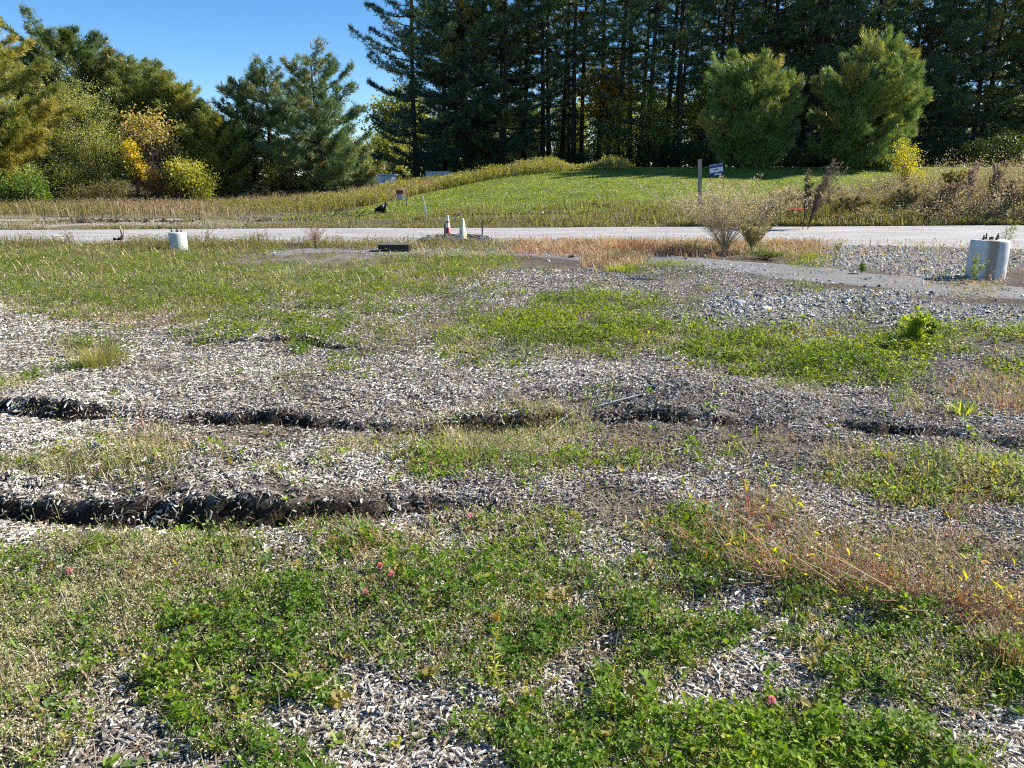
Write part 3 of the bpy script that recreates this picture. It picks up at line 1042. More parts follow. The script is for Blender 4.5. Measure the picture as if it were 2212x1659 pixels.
    h = prof * rg.uniform(.3, 1.15, len(x)) * (.55 + .75 * vnoise(x * 1.1, y * .8, 209))
    tall_mass("brown_bank_weeds", "tall brown and olive weeds on the right bank behind the road", "weeds", (x, y), rg, h, rg.uniform(.008, .02, len(x)), [[.2, .15, .11], [.26, .2, .15], [.17, .15, .09], [.3, .24, .19]], 34, .045, lean=.55, top=.08, matr=M_dry, js=.09,
              fpal=[[.48, .41, .27], [.33, .33, .16], [.58, .51, .38], [.24, .25, .12], [.46, .45, .18], [.40, .33, .23]])
    # low brown weeds left part of right bank
    n = 4200
    x = rg.uniform(6.5, 15, n)
    y = road_far(x) + .3 + rg.uniform(0, 1, n) * 2.4
    h = rg.uniform(.2, .75, n) * sm(6.5, 10, x)
    tall_mass("low_bank_weeds", "knee high grey green weeds around the wooden post", "weeds", (x, y), rg, h, rg.uniform(.008, .018, n), [[.17, .14, .09], [.2, .18, .09], [.14, .15, .07]], 12, .035, lean=.3, top=.15, matr=M_leaf)


far_weeds()


# ------------------------------------------------------------------ pines
def pine(seed, H, r0, h0, Rad, prof, e_lo, e_hi, tufts, nlen, nwid, per, pal, ppal, step=.55, nb=(4, 6), wind=0.0, gap=0.0, upw=.35, dead=0, bend=.25, flat=.10, kb=7, rnd=.55):
    rg = R(seed)
    k = 14
    t = np.linspace(0, 1, k)
    bx, by = rg.normal(0, bend, 2)
    ph = rg.uniform(0, 6, 2)

    def axis_at(h):
        s = h / H
        return np.stack([bx * np.sin(s * 3 + ph[0]) - bx * np.sin(ph[0]), by * np.sin(s * 3 + ph[1]) - by * np.sin(ph[1]), h], -1)

    tr = [tube1(axis_at(t * H), r0 * (1 - t) ** .8 + .015 + .35 * r0 * np.exp(-t * 25), 9)]
    hs = np.arange(h0, H - .1, step) + rg.normal(0, step * .2, len(np.arange(h0, H - .1, step)))
    B0, BD, BL, BE = [], [], [], []
    for h in hs:
        s = np.clip((h - h0) / (H - h0), 0, 1)
        n = rg.randint(nb[0], nb[1] + 1)
        a0 = rg.uniform(0, 6.28)
        for i in range(n):
            if rg.uniform() < gap:
                continue
            a = a0 + i * 6.283 / n + rg.normal(0, .3)
            L = Rad * np.interp(s, prof[0], prof[1]) * rg.uniform(.6, 1.12)
            L *= 1 + wind * cos(a)
            B0.append(h + rg.normal(0, .08))
            BD.append(a)
            BL.append(max(L, .15))
            BE.append(np.interp(s, [0, 1], [e_lo, e_hi]) + rg.normal(0, .12))
    B0, BD, BL, BE = map(np.array, (B0, BD, BL, BE))
    nbn = len(B0)
    tb = np.linspace(0, 1, kb)
    base = axis_at(B0)
    # curve: starts at elevation BE, tips rise a little
    rr = BL[:, None] * tb[None]
    zz = rr * np.tan(BE)[:, None] * (1 - .25 * tb[None]) + .18 * BL[:, None] * tb[None] ** 2.5 - .06 * BL[:, None] * np.sin(tb[None] * pi)
    sway = rg.normal(0, .1, nbn)[:, None] * rr * tb[None]
    cx, sx_ = np.cos(BD)[:, None], np.sin(BD)[:, None]
    P = np.stack([base[:, 0:1] + cx * rr - sx_ * sway, base[:, 1:2] + sx_ * rr + cx * sway, base[:, 2:3] + zz], -1)
    Rr = (0.011 * BL[:, None] + .008) * (1.05 - tb[None])
    bv, bf_ = tubes(P, Rr, 4)
    tr.append((bv, bf_))
    if dead:
        nd = dead
        hd = rg.uniform(.8, max(h0, 2), nd)
        ad = rg.uniform(0, 6.28, nd)
        ld = rg.uniform(.5, 2.2, nd)
        bd = axis_at(hd)
        t3 = np.linspace(0, 1, 4)
        Pd = np.stack([bd[:, 0:1] + np.cos(ad)[:, None] * ld[:, None] * t3, bd[:, 1:2] + np.sin(ad)[:, None] * ld[:, None] * t3, bd[:, 2:3] + (ld * rg.normal(-.05, .2, nd))[:, None] * t3 + rg.normal(0, .05, (nd, 4))], -1)
        tr.append(tubes(Pd, .018 * (1.1 - t3)[None] * np.ones((nd, 1)), 3))
    TVt, TFt, _ = join(tr)
    # tufts
    cnt = np.maximum(2, (tufts * BL ** 1.35).astype(int))
    q = np.repeat(np.arange(nbn), cnt)
    m = len(q)
    u = 1 - .72 * rg.uniform(0, 1, m) ** 1.3
    idx = u * (kb - 1)
    i0 = np.minimum(idx.astype(int), kb - 2)
    fr = (idx - i0)[:, None]
    c = P[q, i0] * (1 - fr) + P[q, i0 + 1] * fr
    lat = rg.normal(0, 1, m) * (.10 + .30 * BL[q] * (1.05 - u) ** .8 * (u - .1))
    c = c + np.stack([-np.sin(BD[q]) * lat, np.cos(BD[q]) * lat, rg.normal(0, 1, m) * flat + .06 - np.abs(lat) * .1], 1)
    # needle blades
    K = per
    qq = np.repeat(np.arange(m), K)
    n = len(qq)
    outd = np.stack([np.cos(BD[q]), np.sin(BD[q]), np.zeros(m)], 1)
    d = outd[qq] * .55 + rg.normal(0, rnd, (n, 3)) + rg.normal(0, .3, (m, 3))[qq] + [0, 0, upw]
    d /= np.linalg.norm(d, axis=1, keepdims=True)
    sd = np.cross(d, rg.normal(0, 1, (n, 3)))
    sd /= np.linalg.norm(sd, axis=1, keepdims=True) + 1e-9
    ln = nlen * rg.uniform(.6, 1.25, n)
    wd = nwid * rg.uniform(.7, 1.3, n)
    cc = c[qq] + rg.normal(0, nlen * .18, (n, 3))
    V = np.stack([cc - sd * wd[:, None] * .5, cc + sd * wd[:, None] * .5, cc + d * ln[:, None]], 1).reshape(-1, 3)
    F = np.arange(n * 3).reshape(-1, 3)
    pal = np.array(pal)
    bc = rg.choice(len(pal), nbn, p=ppal)
    tc_ = np.where(rg.uniform(0, 1, m) < .6, bc[q], rg.choice(len(pal), m, p=ppal))
    C = np.repeat((pal[tc_] * rg.uniform(.8, 1.2, (m, 1)))[qq] * rg.uniform(.9, 1.1, (n, 1)), 3, axis=0)
    return (TVt, TFt), (V, F, C)


def put_pine(name, label, loc, args, cat="pine tree", group=None, rz=0.0, bark=None):
    tr, cr = pine(**args)
    t = thing(name, label, cat, loc, rz, group)
    mesh_obj("trunk", tr[0], tr[1], bark or M_bark, t, smooth=True)
    mesh_obj("crown", cr[0], cr[1], M_needle, t, col=cr[2])
    return t


DK = [[.065, .12, .065], [.095, .14, .06], [.26, .24, .07], [.05, .095, .065]]
DKp = [.42, .3, .08, .2]
SUNNY = [[.30, .30, .06], [.21, .25, .06], [.38, .32, .075], [.12, .16, .045]]
BLUE = [[.13, .20, .105], [.10, .16, .085], [.2, .22, .08], [.27, .23, .09]]


def forest():
    P_tall = ([0, .1, .3, .6, .85, 1], [.7, .95, 1, .8, .4, .06])
    protos = []
    # edge pines: live branches almost to the ground; inner pines: bare lower trunk
    specs = [dict(seed=301, H=21, r0=.19, h0=.9, Rad=4.2, tufts=17, dead=6, gap=.10),
             dict(seed=302, H=23, r0=.2, h0=2.2, Rad=3.6, tufts=13, dead=16, gap=.28),
             dict(seed=303, H=22, r0=.17, h0=5, Rad=3.2, tufts=12, dead=36, gap=.34),
             dict(seed=304, H=24, r0=.2, h0=6.5, Rad=3.2, tufts=12, dead=44, gap=.32)]
    for s in specs:
        a = dict(prof=P_tall, e_lo=-.02, e_hi=.4, nlen=.26, nwid=.042, per=7, pal=DK, ppal=DKp, step=.78, nb=(4, 5), flat=.05)
        a.update(s)
        tr, cr = pine(**a)
        protos.append((tr, cr))
    made = {}

    def place(kind, x, y, rz, sc, label, group):
        z = hz1(x, y) - .05
        if kind not in made:
            tr, cr = protos[kind]
            t = thing("forest_pine", label, "pine tree", (x, y, z), rz, group)
            t.scale = (sc, sc, sc)
            mesh_obj("trunk", tr[0], tr[1], M_bark, t, smooth=True)
            mesh_obj("crown", cr[0], cr[1], M_needle, t, col=cr[2])
            made[kind] = t
            return t
        return copy_tree(made[kind], (x, y, z), rz, sc, label, group)

    rg = R(310)
    ordn = ["first", "second", "third", "fourth", "fifth", "sixth", "seventh", "eighth", "ninth", "tenth", "eleventh", "twelfth", "thirteenth", "fourteenth",
            "fifteenth", "sixteenth", "seventeenth", "eighteenth", "nineteenth", "twentieth"]
    g1 = "front row of the dark pine stand"
    xs = np.linspace(-3.8, 43.5, 18) + rg.uniform(-.6, .6, 18)
    kinds = [0, 0, 1, 2, 1, 2, 3, 2, 1, 2, 0, 1, 0, 0, 1, 0, 0, 0]
    place(0, -6.9, 56.0, .4, .98, "dark pine at the left edge of the stand, its boughs spreading against blue sky", g1)
    for i, x in enumerate(xs):
        place(kinds[i], x, 57.5 + rg.uniform(-.8, 1.6), rg.uniform(0, 6.28), rg.uniform(.9, 1.1),
              "tall dark pine, %s along the stand's front row counted rightward from its edge pine" % ordn[i], g1)
    g2 = "pines standing behind the front row of the stand"
    for r_, (yy, dx, x0, x1) in enumerate(((61.5, 3.0, -5.5, 45), (67, 3.8, -5, 48), (75, 4.8, -4, 50))):
        for x in np.arange(x0, x1, dx):
            kd = 0 if x < -1 else (rg.choice([1, 2, 3, 3]) if x < 18 else rg.choice([1, 0, 2, 0]))
            place(int(kd), x + rg.uniform(-.7, .7), yy + rg.uniform(-1.6, 1.6), rg.uniform(0, 6.28), rg.uniform(.85, 1.1),
                  "tall dark pine deep in the stand behind its front row", g2)


forest()

# the two young pines on the mown slope
yp = dict(H=5.1, r0=.10, h0=.25, Rad=2.5, prof=([0, .12, .3, .5, .7, .87, 1], [.72, .95, 1.0, .95, .78, .45, .1]), e_lo=.12, e_hi=.95, tufts=52, nlen=.25, nwid=.022, per=13, rnd=.3,
          pal=[[.13, .20, .08], [.17, .25, .085], [.28, .30, .09], [.40, .33, .11]], ppal=[.38, .34, .2, .08], step=.24, nb=(5, 7), upw=.55, bend=.05, flat=.15, seed=401)
pl = at(1612, 358, 43)
put_pine("young_pine", "bushy egg shaped young pine on the mown slope, right of the blue sign", (pl[0], 43, hz1(pl[0], 43) - .1), yp)
yp2 = dict(yp)
yp2.update(seed=402, H=6.0, Rad=3.0, prof=([0, .12, .28, .45, .6, .8, .92, 1], [.8, .98, 1.0, .95, .72, .42, .25, .08]), e_hi=1.05, tufts=46)
pl = at(1862, 360, 43)
put_pine("young_pine", "pointed young pine on the slope, wider one, behind the yellow sapling", (pl[0], 43, hz1(pl[0], 43) - .1), yp2)

# free standing pines in the middle and on the left
fp = dict(prof=([0, .15, .4, .7, .9, 1], [.8, 1, .85, .5, .25, .06]), e_lo=.12, e_hi=.7, tufts=30, nlen=.27, nwid=.03, per=11, rnd=.4, pal=BLUE, ppal=[.4, .3, .2, .1], step=.42, nb=(4, 5), gap=.12, flat=.07, dead=8)


def pine_at(px, base_y, top_y, Y, **kw):
    b = at(px, base_y, Y)
    tp = at(px, top_y, Y)
    z = hz1(b[0], Y) - .05
    a = dict(fp)
    a.update(kw)
    a['H'] = tp[2] - z - .55
    return (b[0], Y, z), a


loc, a = pine_at(700, 400, 108, 45, seed=411, Rad=3.9, r0=.17, h0=.9, e_lo=.3, e_hi=.75, wind=.12)
put_pine("lone_pine", "blue green open crowned pine with long slanting right limbs, taller of the middle pair", loc, a)
loc, a = pine_at(590, 400, 108, 46.5, seed=412, Rad=3.1, r0=.16, h0=1.2, pal=[[.08, .13, .06], [.11, .16, .06], [.2, .2, .07], [.06, .09, .05]])
put_pine("lone_pine", "darker narrow pine overlapping the left of the blue green one", loc, a)
loc, a = pine_at(528, 405, 150, 47.5, seed=413, Rad=2.6, r0=.13, h0=1.5, gap=.35)
put_pine("lone_pine", "thin ragged pine top at the left flank of the middle pair", loc, a)
loc, a = pine_at(748, 402, 290, 45.5, seed=418, Rad=2.1, r0=.1, h0=.4, gap=.1, tufts=38)
put_pine("lone_pine", "low spreading pine filling the gap right of the middle pair", loc, a)
loc, a = pine_at(478, 412, 235, 47, seed=414, Rad=2.9, r0=.12, h0=.3, gap=.05, pal=DK, tufts=40)
put_pine("lone_pine", "low dark pine in shade left of the middle pair", loc, a)
loc, a = pine_at(335, 415, 124, 47, seed=415, Rad=3.9, r0=.16, h0=1.2, step=.34, prof=([0, .15, .5, .8, 1], [.8, 1, .85, .5, .12]), pal=[[.16, .21, .06], [.22, .25, .07], [.27, .26, .08], [.09, .13, .05]], gap=.06, tufts=38)
put_pine("lone_pine", "olive green pine behind the orange leaved tree", loc, a)
loc, a = pine_at(205, 420, 78, 48, seed=436, Rad=4.3, r0=.2, h0=1.8, e_hi=.6, gap=.0, step=.32, pal=[[.10, .16, .07], [.15, .19, .06], [.24, .22, .07], [.07, .11, .05]], tufts=38,
                 prof=([0, .2, .5, .8, .93, 1], [.7, 1, .95, .7, .42, .12]))
put_pine("lone_pine", "round topped dark pine rising behind the pale feathery tree", loc, a)
loc, a = pine_at(110, 425, 115, 50, seed=421, Rad=2.6, r0=.15, h0=2.5, pal=[[.16, .21, .06], [.22, .25, .07], [.27, .26, .08], [.09, .13, .05]])
put_pine("lone_pine", "slender pine top showing between the far left pine and the round topped one", loc, a)
loc, a = pine_at(415, 415, 170, 46, seed=417, Rad=3.0, step=.34, r0=.12, h0=.8, pal=SUNNY, ppal=[.4, .35, .05, .2], gap=.03, tufts=42, e_lo=.3, e_hi=.9)
put_pine("lone_pine", "yellow green soft needled tree between the olive pine and the open sky", loc, a)
loc, a = pine_at(468, 415, 235, 44.5, seed=422, Rad=2.3, step=.34, r0=.1, h0=.6, pal=SUNNY, ppal=[.4, .45, .05, .1], gap=.03, tufts=48, e_lo=.3, e_hi=.9)
put_pine("lone_pine", "short yellow green conifer above the yellow bush", loc, a)
loc, a = pine_at(-25, 440, -40, 40, seed=419, Rad=4.3, r0=.22, h0=2.0, pal=SUNNY, ppal=[.4, .22, .25, .13], gap=.08, tufts=38, e_lo=.05, e_hi=.6, step=.34, prof=([0, .15, .45, .7, .9, 1], [.85, 1, .9, .5, .3, .08]))
put_pine("lone_pine", "big golden green pine cut by the left edge of the view", loc, a)


# ------------------------------------------------------------------ broadleaf trees and bushes
def leafy(seed, blobs, nclump, per, lsize, pal, ppal, base=(0, 0, 0), trunk_r=.06, trunk_h=1.0, spread=.22, shell=.75, limbs=True, droop=0.0, stems=1):
    """blobs: list of (cx, cy, cz, rx, ry, rz) ellipsoids relative to base"""
    rg = R(seed)
    vol = np.array([b[3] * b[4] * b[5] for b in blobs])
    qb = rg.choice(len(blobs), nclump, p=vol / vol.sum())
    B = np.array(blobs, float)[qb]
    d = rg.normal(0, 1, (nclump, 3))
    d /= np.linalg.norm(d, axis=1, keepdims=True)
    rad = rg.uniform(0, 1, nclump) ** (1 / 3.0)
    rad = shell * np.maximum(rad, .55) + (1 - shell) * rad
    rad *= .7 + .5 * rg.uniform(0, 1, nclump) + .35 * (vnoise(d[:, 0] * 2.2 + d[:, 2] * 1.7 + seed, d[:, 1] * 2.2 + 7, seed) - .5)
    c = B[:, :3] + d * rad[:, None] * B[:, 3:]
    c[:, 2] = np.maximum(c[:, 2], .12)
    q = np.repeat(np.arange(nclump), per)
    n = len(q)
    P = c[q] + rg.normal(0, spread, (n, 3)) * [1, 1, .75] - np.array([0, 0, droop]) * rg.uniform(0, 1, (n, 1)) ** 2
    P[:, 2] = np.maximum(P[:, 2], .05)
    pal = np.array(pal)
    cc = rg.choice(len(pal), nclump, p=ppal)
    ci = np.where(rg.uniform(0, 1, n) < .65, cc[q], rg.choice(len(pal), n, p=ppal))
    C = pal[ci] * rg.uniform(.75, 1.25, (n, 1))
    leaf = leaflets(P, rg.uniform(0, 6.28, n), rg.uniform(-1.2, .8, n), lsize * rg.uniform(.6, 1.3, n), C, rg, fold=.7)
    # trunk and limbs
    tp = []
    top = B[:, :3].mean(0)
    for s in range(stems):
        off = rg.normal(0, .12 * (stems > 1), 2)
        pts = np.array([[off[0], off[1], -.05], [off[0] * 1.5 + top[0] * .1, off[1] * 1.5, trunk_h * .5], [top[0] * .4 + off[0] * 3, top[1] * .4 + off[1] * 3, trunk_h], [top[0] + off[0] * 5, top[1] + off[1] * 5, max(top[2], trunk_h * 1.3)]])
        tp.append(tube1(pts, [trunk_r * 1.3, trunk_r, trunk_r * .8, trunk_r * .3], 7))
    if limbs:
        nl = min(nclump, 140)
        k = rg.choice(nclump, nl, replace=False)
        s0 = np.stack([rg.normal(0, .06, nl) * stems + top[0] * .3, rg.normal(0, .06, nl) * stems + top[1] * .3, rg.uniform(.3, 1, nl) * trunk_h], 1)
        e = c[k]
        tt = np.linspace(0, 1, 5)[None, :, None]
        Pm = s0[:, None] * (1 - tt) + e[:, None] * tt
        Pm[:, :, 2] += (np.sin(tt[:, :, 0] * pi) * .12 * np.linalg.norm(e - s0, axis=1)[:, None])
        Pm += rg.normal(0, .03, Pm.shape)
        tp.append(tubes(Pm, trunk_r * .28 * (1.1 - tt[:, :, 0]) * np.ones((nl, 1)), 3))
    V, F, _ = join(tp)
    return (V, F), leaf


def put_leafy(name, label, cat, loc, bark=None, crown="crown", trunk="trunk", **kw):
    (tv, tf), lf = leafy(**kw)
    t = thing(name, label, cat, loc)
    mesh_obj(trunk, tv, tf, bark or M_twig, t, smooth=True)
    mesh_obj(crown, lf[0], lf[1], M_leaf, t, col=lf[2])
    return t


def L3(px, Y, dz=-.03):
    x = at(px, 450, Y)[0]
    return (float(x), Y, hz1(x, Y) + dz)


s45 = 45 / FOC * 1.03
put_leafy("feathery_tree", "pale yellow green feathery tree with fine leaves, left of the orange tree", "tree", L3(205, 43), M_barkp, seed=501,
          blobs=[(0, 0, 3.9, 1.9, 1.5, 2.8), (-.9, 0, 2.2, 1.7, 1.4, 1.9), (1.1, 0, 2.3, 1.6, 1.4, 1.9)], nclump=600, per=60, lsize=.06,
          pal=[[.46, .47, .20], [.36, .40, .15], [.52, .50, .27], [.26, .30, .12]], ppal=[.35, .3, .2, .15], trunk_r=.09, trunk_h=2.2, spread=.28, stems=3)
put_leafy("orange_leaved_tree", "small tree with sparse orange brown leaves and bare grey twigs", "tree", L3(345, 42), M_barkp, seed=502,
          blobs=[(-.1, 0, 4.0, 1.5, 1.2, 1.0), (.6, 0, 3.2, 1.0, 1.0, .8)], nclump=120, per=20, lsize=.13, pal=[[.50, .37, .16], [.46, .36, .16], [.38, .36, .14], [.52, .30, .14]], ppal=[.4, .3, .2, .1], trunk_r=.07, trunk_h=2.3, spread=.22, stems=2)
put_leafy("yellow_sapling", "narrow column of bright yellow leaves left of the red bush", "sapling", L3(303, 40.5), seed=503,
          blobs=[(-.1, 0, 2.7, .42, .4, .8), (.25, 0, 1.9, .38, .4, .6)], nclump=60, per=26, lsize=.11, pal=[[.62, .46, .04], [.55, .42, .06], [.42, .38, .06]], ppal=[.5, .3, .2], trunk_r=.04, trunk_h=1.5, spread=.13)
put_leafy("red_bush", "rusty red bush between the yellow sapling and the yellow bush", "bush", L3(358, 40), seed=504, crown="foliage", trunk="stems",
          blobs=[(0, 0, 1.15, 1.1, .9, 1.0)], nclump=150, per=30, lsize=.085, pal=[[.30, .13, .07], [.24, .15, .06], [.22, .19, .07], [.12, .11, .05]], ppal=[.35, .25, .2, .2], trunk_r=.04, trunk_h=.7, spread=.2, stems=4)
put_leafy("yellow_bush", "rounded yellow green bush in front of the dark low pine", "bush", L3(415, 40), seed=505, crown="foliage", trunk="stems",
          blobs=[(0, 0, 1.35, 1.35, 1.0, 1.05), (-.5, 0, 1.6, .8, .7, .8)], nclump=220, per=34, lsize=.09, pal=[[.50, .46, .09], [.40, .40, .09], [.56, .46, .14], [.27, .29, .07]], ppal=[.4, .3, .15, .15], trunk_r=.04, trunk_h=.8, spread=.2, stems=5)
put_leafy("green_bush", "green leafy bush under the far left pine", "bush", L3(60, 38), seed=506, crown="foliage", trunk="stems",
          blobs=[(.2, 0, .9, 1.1, .9, .95), (-1.0, 0, .55, .9, .8, .6)], nclump=170, per=32, lsize=.1, pal=[[.13, .20, .04], [.20, .26, .06], [.08, .13, .03]], ppal=[.4, .3, .3], trunk_r=.03, trunk_h=.5, spread=.2, stems=4)
put_leafy("dark_bush", "shaded olive bush between the green bush and the feathery tree", "bush", L3(160, 40), seed=507, crown="foliage", trunk="stems",
          blobs=[(0, 0, 1.1, 1.4, 1.0, 1.1)], nclump=170, per=32, lsize=.09, pal=[[.12, .14, .04], [.07, .09, .03], [.22, .2, .06]], ppal=[.4, .4, .2], trunk_r=.03, trunk_h=.6, spread=.22, stems=4)
put_leafy("brown_bush", "brownish low brush at the foot of the feathery tree", "bush", L3(235, 38.5), seed=508, crown="foliage", trunk="stems",
          blobs=[(0, 0, .75, 1.4, .9, .65), (-1.2, 0, .6, .9, .8, .5)], nclump=150, per=30, lsize=.065, pal=[[.17, .15, .07], [.13, .11, .06], [.22, .2, .09]], ppal=[.4, .35, .25], trunk_r=.02, trunk_h=.4, spread=.2, stems=5)
put_leafy("yellow_understory_shrub", "yellow leafed shrub glowing under the middle pair of pines", "bush", L3(560, 44.5), seed=509, crown="foliage", trunk="stems",
          blobs=[(-1.2, 0, .9, 1.3, .6, .7), (.8, 0, 1.3, .7, .6, 1.1)], nclump=120, per=24, lsize=.1, pal=[[.42, .38, .06], [.28, .28, .06], [.16, .17, .05]], ppal=[.35, .35, .3], trunk_r=.03, trunk_h=.6, spread=.18, stems=3)
put_leafy("yellow_sapling", "bright yellow sapling in front of the wider young pine on the slope", "sapling", L3(1945, 33), seed=510,
          blobs=[(0, 0, 1.35, .55, .5, .85), (.2, 0, .6, .75, .5, .5), (-.3, 0, 2.0, .25, .25, .4)], nclump=170, per=22, lsize=.062, pal=[[.60, .48, .05], [.48, .42, .07], [.38, .36, .07]], ppal=[.5, .3, .2], trunk_r=.025, trunk_h=.9, spread=.12)
put_leafy("yellow_forest_tree", "yellow green maple in front of the dark pine trunks, centre right", "tree", L3(1385, 55.5), seed=511,
          blobs=[(0, 0, 3.0, 2.8, 1.8, 2.6), (-2.3, 0, 1.9, 1.6, 1.4, 1.5)], nclump=230, per=26, lsize=.14, pal=[[.38, .36, .06], [.22, .25, .05], [.52, .44, .08], [.12, .15, .04]], ppal=[.25, .35, .1, .3], trunk_r=.08, trunk_h=2.2, spread=.35)
put_leafy("yellow_forest_tree", "orange yellow tree glowing high between the pine trunks", "tree", L3(1310, 60), seed=512,
          blobs=[(0, 0, 6.0, 2.4, 1.8, 2.4)], nclump=170, per=26, lsize=.17, pal=[[.55, .38, .05], [.42, .34, .06], [.45, .24, .05]], ppal=[.5, .3, .2], trunk_r=.1, trunk_h=3.5, spread=.4)
put_leafy("yellow_forest_tree", "yellow leafed tree seen between trunks just left of the egg shaped young pine", "tree", L3(1505, 59.5), seed=513,
          blobs=[(0, 0, 4.8, 1.4, 1.4, 2.2)], nclump=120, per=26, lsize=.16, pal=[[.55, .48, .08], [.42, .38, .08]], ppal=[.6, .4], trunk_r=.09, trunk_h=3, spread=.3)
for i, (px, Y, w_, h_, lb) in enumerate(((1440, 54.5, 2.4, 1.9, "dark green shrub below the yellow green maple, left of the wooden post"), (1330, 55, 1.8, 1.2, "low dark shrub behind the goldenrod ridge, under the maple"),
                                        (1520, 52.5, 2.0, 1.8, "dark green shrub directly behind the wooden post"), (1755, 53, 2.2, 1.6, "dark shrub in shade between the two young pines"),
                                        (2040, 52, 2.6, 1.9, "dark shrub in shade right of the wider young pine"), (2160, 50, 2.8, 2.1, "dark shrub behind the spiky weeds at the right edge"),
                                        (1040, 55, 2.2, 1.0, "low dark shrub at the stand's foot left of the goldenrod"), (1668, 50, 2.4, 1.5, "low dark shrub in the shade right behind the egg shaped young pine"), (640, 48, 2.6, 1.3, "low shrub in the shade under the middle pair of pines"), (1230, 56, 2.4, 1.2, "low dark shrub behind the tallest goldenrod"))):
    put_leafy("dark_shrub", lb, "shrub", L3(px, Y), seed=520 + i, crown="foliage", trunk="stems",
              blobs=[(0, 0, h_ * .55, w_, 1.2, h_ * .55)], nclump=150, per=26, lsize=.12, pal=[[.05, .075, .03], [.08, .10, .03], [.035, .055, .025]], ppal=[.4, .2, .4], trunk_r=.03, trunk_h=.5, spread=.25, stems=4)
# sunlit trees far beyond the stand
fr_ = R(530)
for i, (px, Y) in enumerate(((880, 118), (960, 112), (1050, 120), (1140, 110), (1230, 121), (1320, 112), (1420, 120), (1510, 110), (1620, 118), (1730, 112), (1850, 120), (1990, 112), (2130, 118))):
    h_ = 9.5 + fr_.uniform(-2, 3)
    lab = ["pale green tree far behind the pine trunks, mere glimpses of it showing"]
    if i == 0:
        ft = put_leafy("far_tree", lab[0], "tree", L3(px, Y), seed=531, blobs=[(0, 0, 9, 5.2, 3, 5.5), (0, 0, 3.6, 5.5, 3, 3.8)], nclump=460, per=30, lsize=.42,
                       pal=[[.30, .32, .10], [.2, .24, .07], [.42, .36, .10]], ppal=[.4, .4, .2], trunk_r=.2, trunk_h=4, spread=.9)
        ft["group"] = "trees beyond the pine stand"
    else:
        copy_tree(ft, L3(px, Y), fr_.uniform(0, 6), h_ / 14, lab[0], "trees beyond the pine stand")


for i, (px, Y, hh) in enumerate(((20, 80, 7.5), (120, 86, 7), (230, 80, 7), (330, 88, 7.5), (430, 82, 6.5), (520, 90, 6), (610, 84, 5.5), (690, 92, 6), (770, 86, 5.5), (840, 92, 6.5))):
    copy_tree(ft, L3(px, Y), fr_.uniform(0, 6), hh / 14, "low pale tree far behind the left pines, mere glimpses of it showing", "trees far behind the left pines")


# ------------------------------------------------------------------ single weeds
def weed(name, label, cat, loc, seed, H, n, spread, side, slen, fuzz, fsize, scol, fpal, lean=(0, 0), w=.008, t0=.25, parts=("stem", "foliage"), fmat=None, fold=.7, up=(0, 1.2)):
    rg = R(seed)
    k = 8
    t = np.linspace(0, 1, k)
    a = rg.uniform(0, 6.28, n)
    sp = spread * rg.uniform(.1, 1, n)
    hh = H * rg.uniform(.65, 1.0, n)
    tx = np.cos(a) * sp + lean[0]
    ty = np.sin(a) * sp + lean[1]
    P = np.stack([tx[:, None] * t ** 1.4, ty[:, None] * t ** 1.4, hh[:, None] * t * (1 - .12 * t * (sp / max(spread, 1e-6))[:, None])], -1)
    P += rg.normal(0, .006 * H, P.shape) * t[None, :, None]
    st = [tubes(P, w * (1.1 - .85 * t)[None] * np.ones((n, 1)), 4)]
    # side branches
    m = n * side
    q = rg.randint(0, n, m)
    u = t0 + (1 - t0) * rg.uniform(0, 1, m)
    idx = u * (k - 1)
    i0 = np.minimum(idx.astype(int), k - 2)
    fr = (idx - i0)[:, None]
    c = P[q, i0] * (1 - fr) + P[q, i0 + 1] * fr
    aa = rg.uniform(0, 6.28, m)
    L = slen * rg.uniform(.4, 1, m) * (1.15 - u)
    kk = 5
    t2 = np.linspace(0, 1, kk)[None, :]
    S = c[:, None] + np.stack([np.cos(aa)[:, None] * L[:, None] * t2, np.sin(aa)[:, None] * L[:, None] * t2, L[:, None] * (t2 * .9 + .15 * t2 ** 2)], -1)
    if m:
        st.append(tubes(S, w * .4 * (1.1 - t2) * np.ones((m, 1)), 3))
    V, F, _ = join(st)
    root = thing(name, label, cat, loc)
    mesh_obj(parts[0], V, F, None or scol, root)
    # fuzz
    f = max(m, 1) * fuzz
    if m and fuzz:
        qq = rg.randint(0, m, f)
        v = rg.uniform(.15, 1, f)
        idx = v * (kk - 1)
        i0 = np.minimum(idx.astype(int), kk - 2)
        fr = (idx - i0)[:, None]
        c2 = S[qq, i0] * (1 - fr) + S[qq, i0 + 1] * fr + rg.normal(0, fsize * .5, (f, 3))
        fp_ = np.array(fpal)
        C = fp_[rg.randint(0, len(fp_), f)] * rg.uniform(.75, 1.25, (f, 1))
        lv, lf, lc = leaflets(c2, rg.uniform(0, 6.28, f), rg.uniform(up[0], up[1], f), fsize * rg.uniform(.6, 1.4, f), C, rg, fold=fold)
        mesh_obj(parts[1], lv, lf, fmat or (M_leaf if scol is M_st_green else M_dry), root, col=lc)
    return root


M_st_brown = mat_flat("brown_stem", (.20, .13, .09), (.13, .09, .06), scale=30, bump=0)
M_st_red = mat_flat("red_stem", (.42, .17, .12), (.33, .16, .10), scale=12, bump=0)
M_st_tan = mat_flat("tan_stem", (.42, .35, .22), (.32, .26, .16), scale=12, bump=0)
M_st_green = mat_flat("green_stem", (.17, .21, .06), (.12, .15, .05), scale=12, bump=0)
M_st_dark = mat_flat("dark_stem", (.07, .06, .05), (.04, .035, .03), scale=12, bump=0)


def W3(px, py):
    p = on(px, py)
    return (float(p[0]), float(p[1]), float(p[2]) - .01)


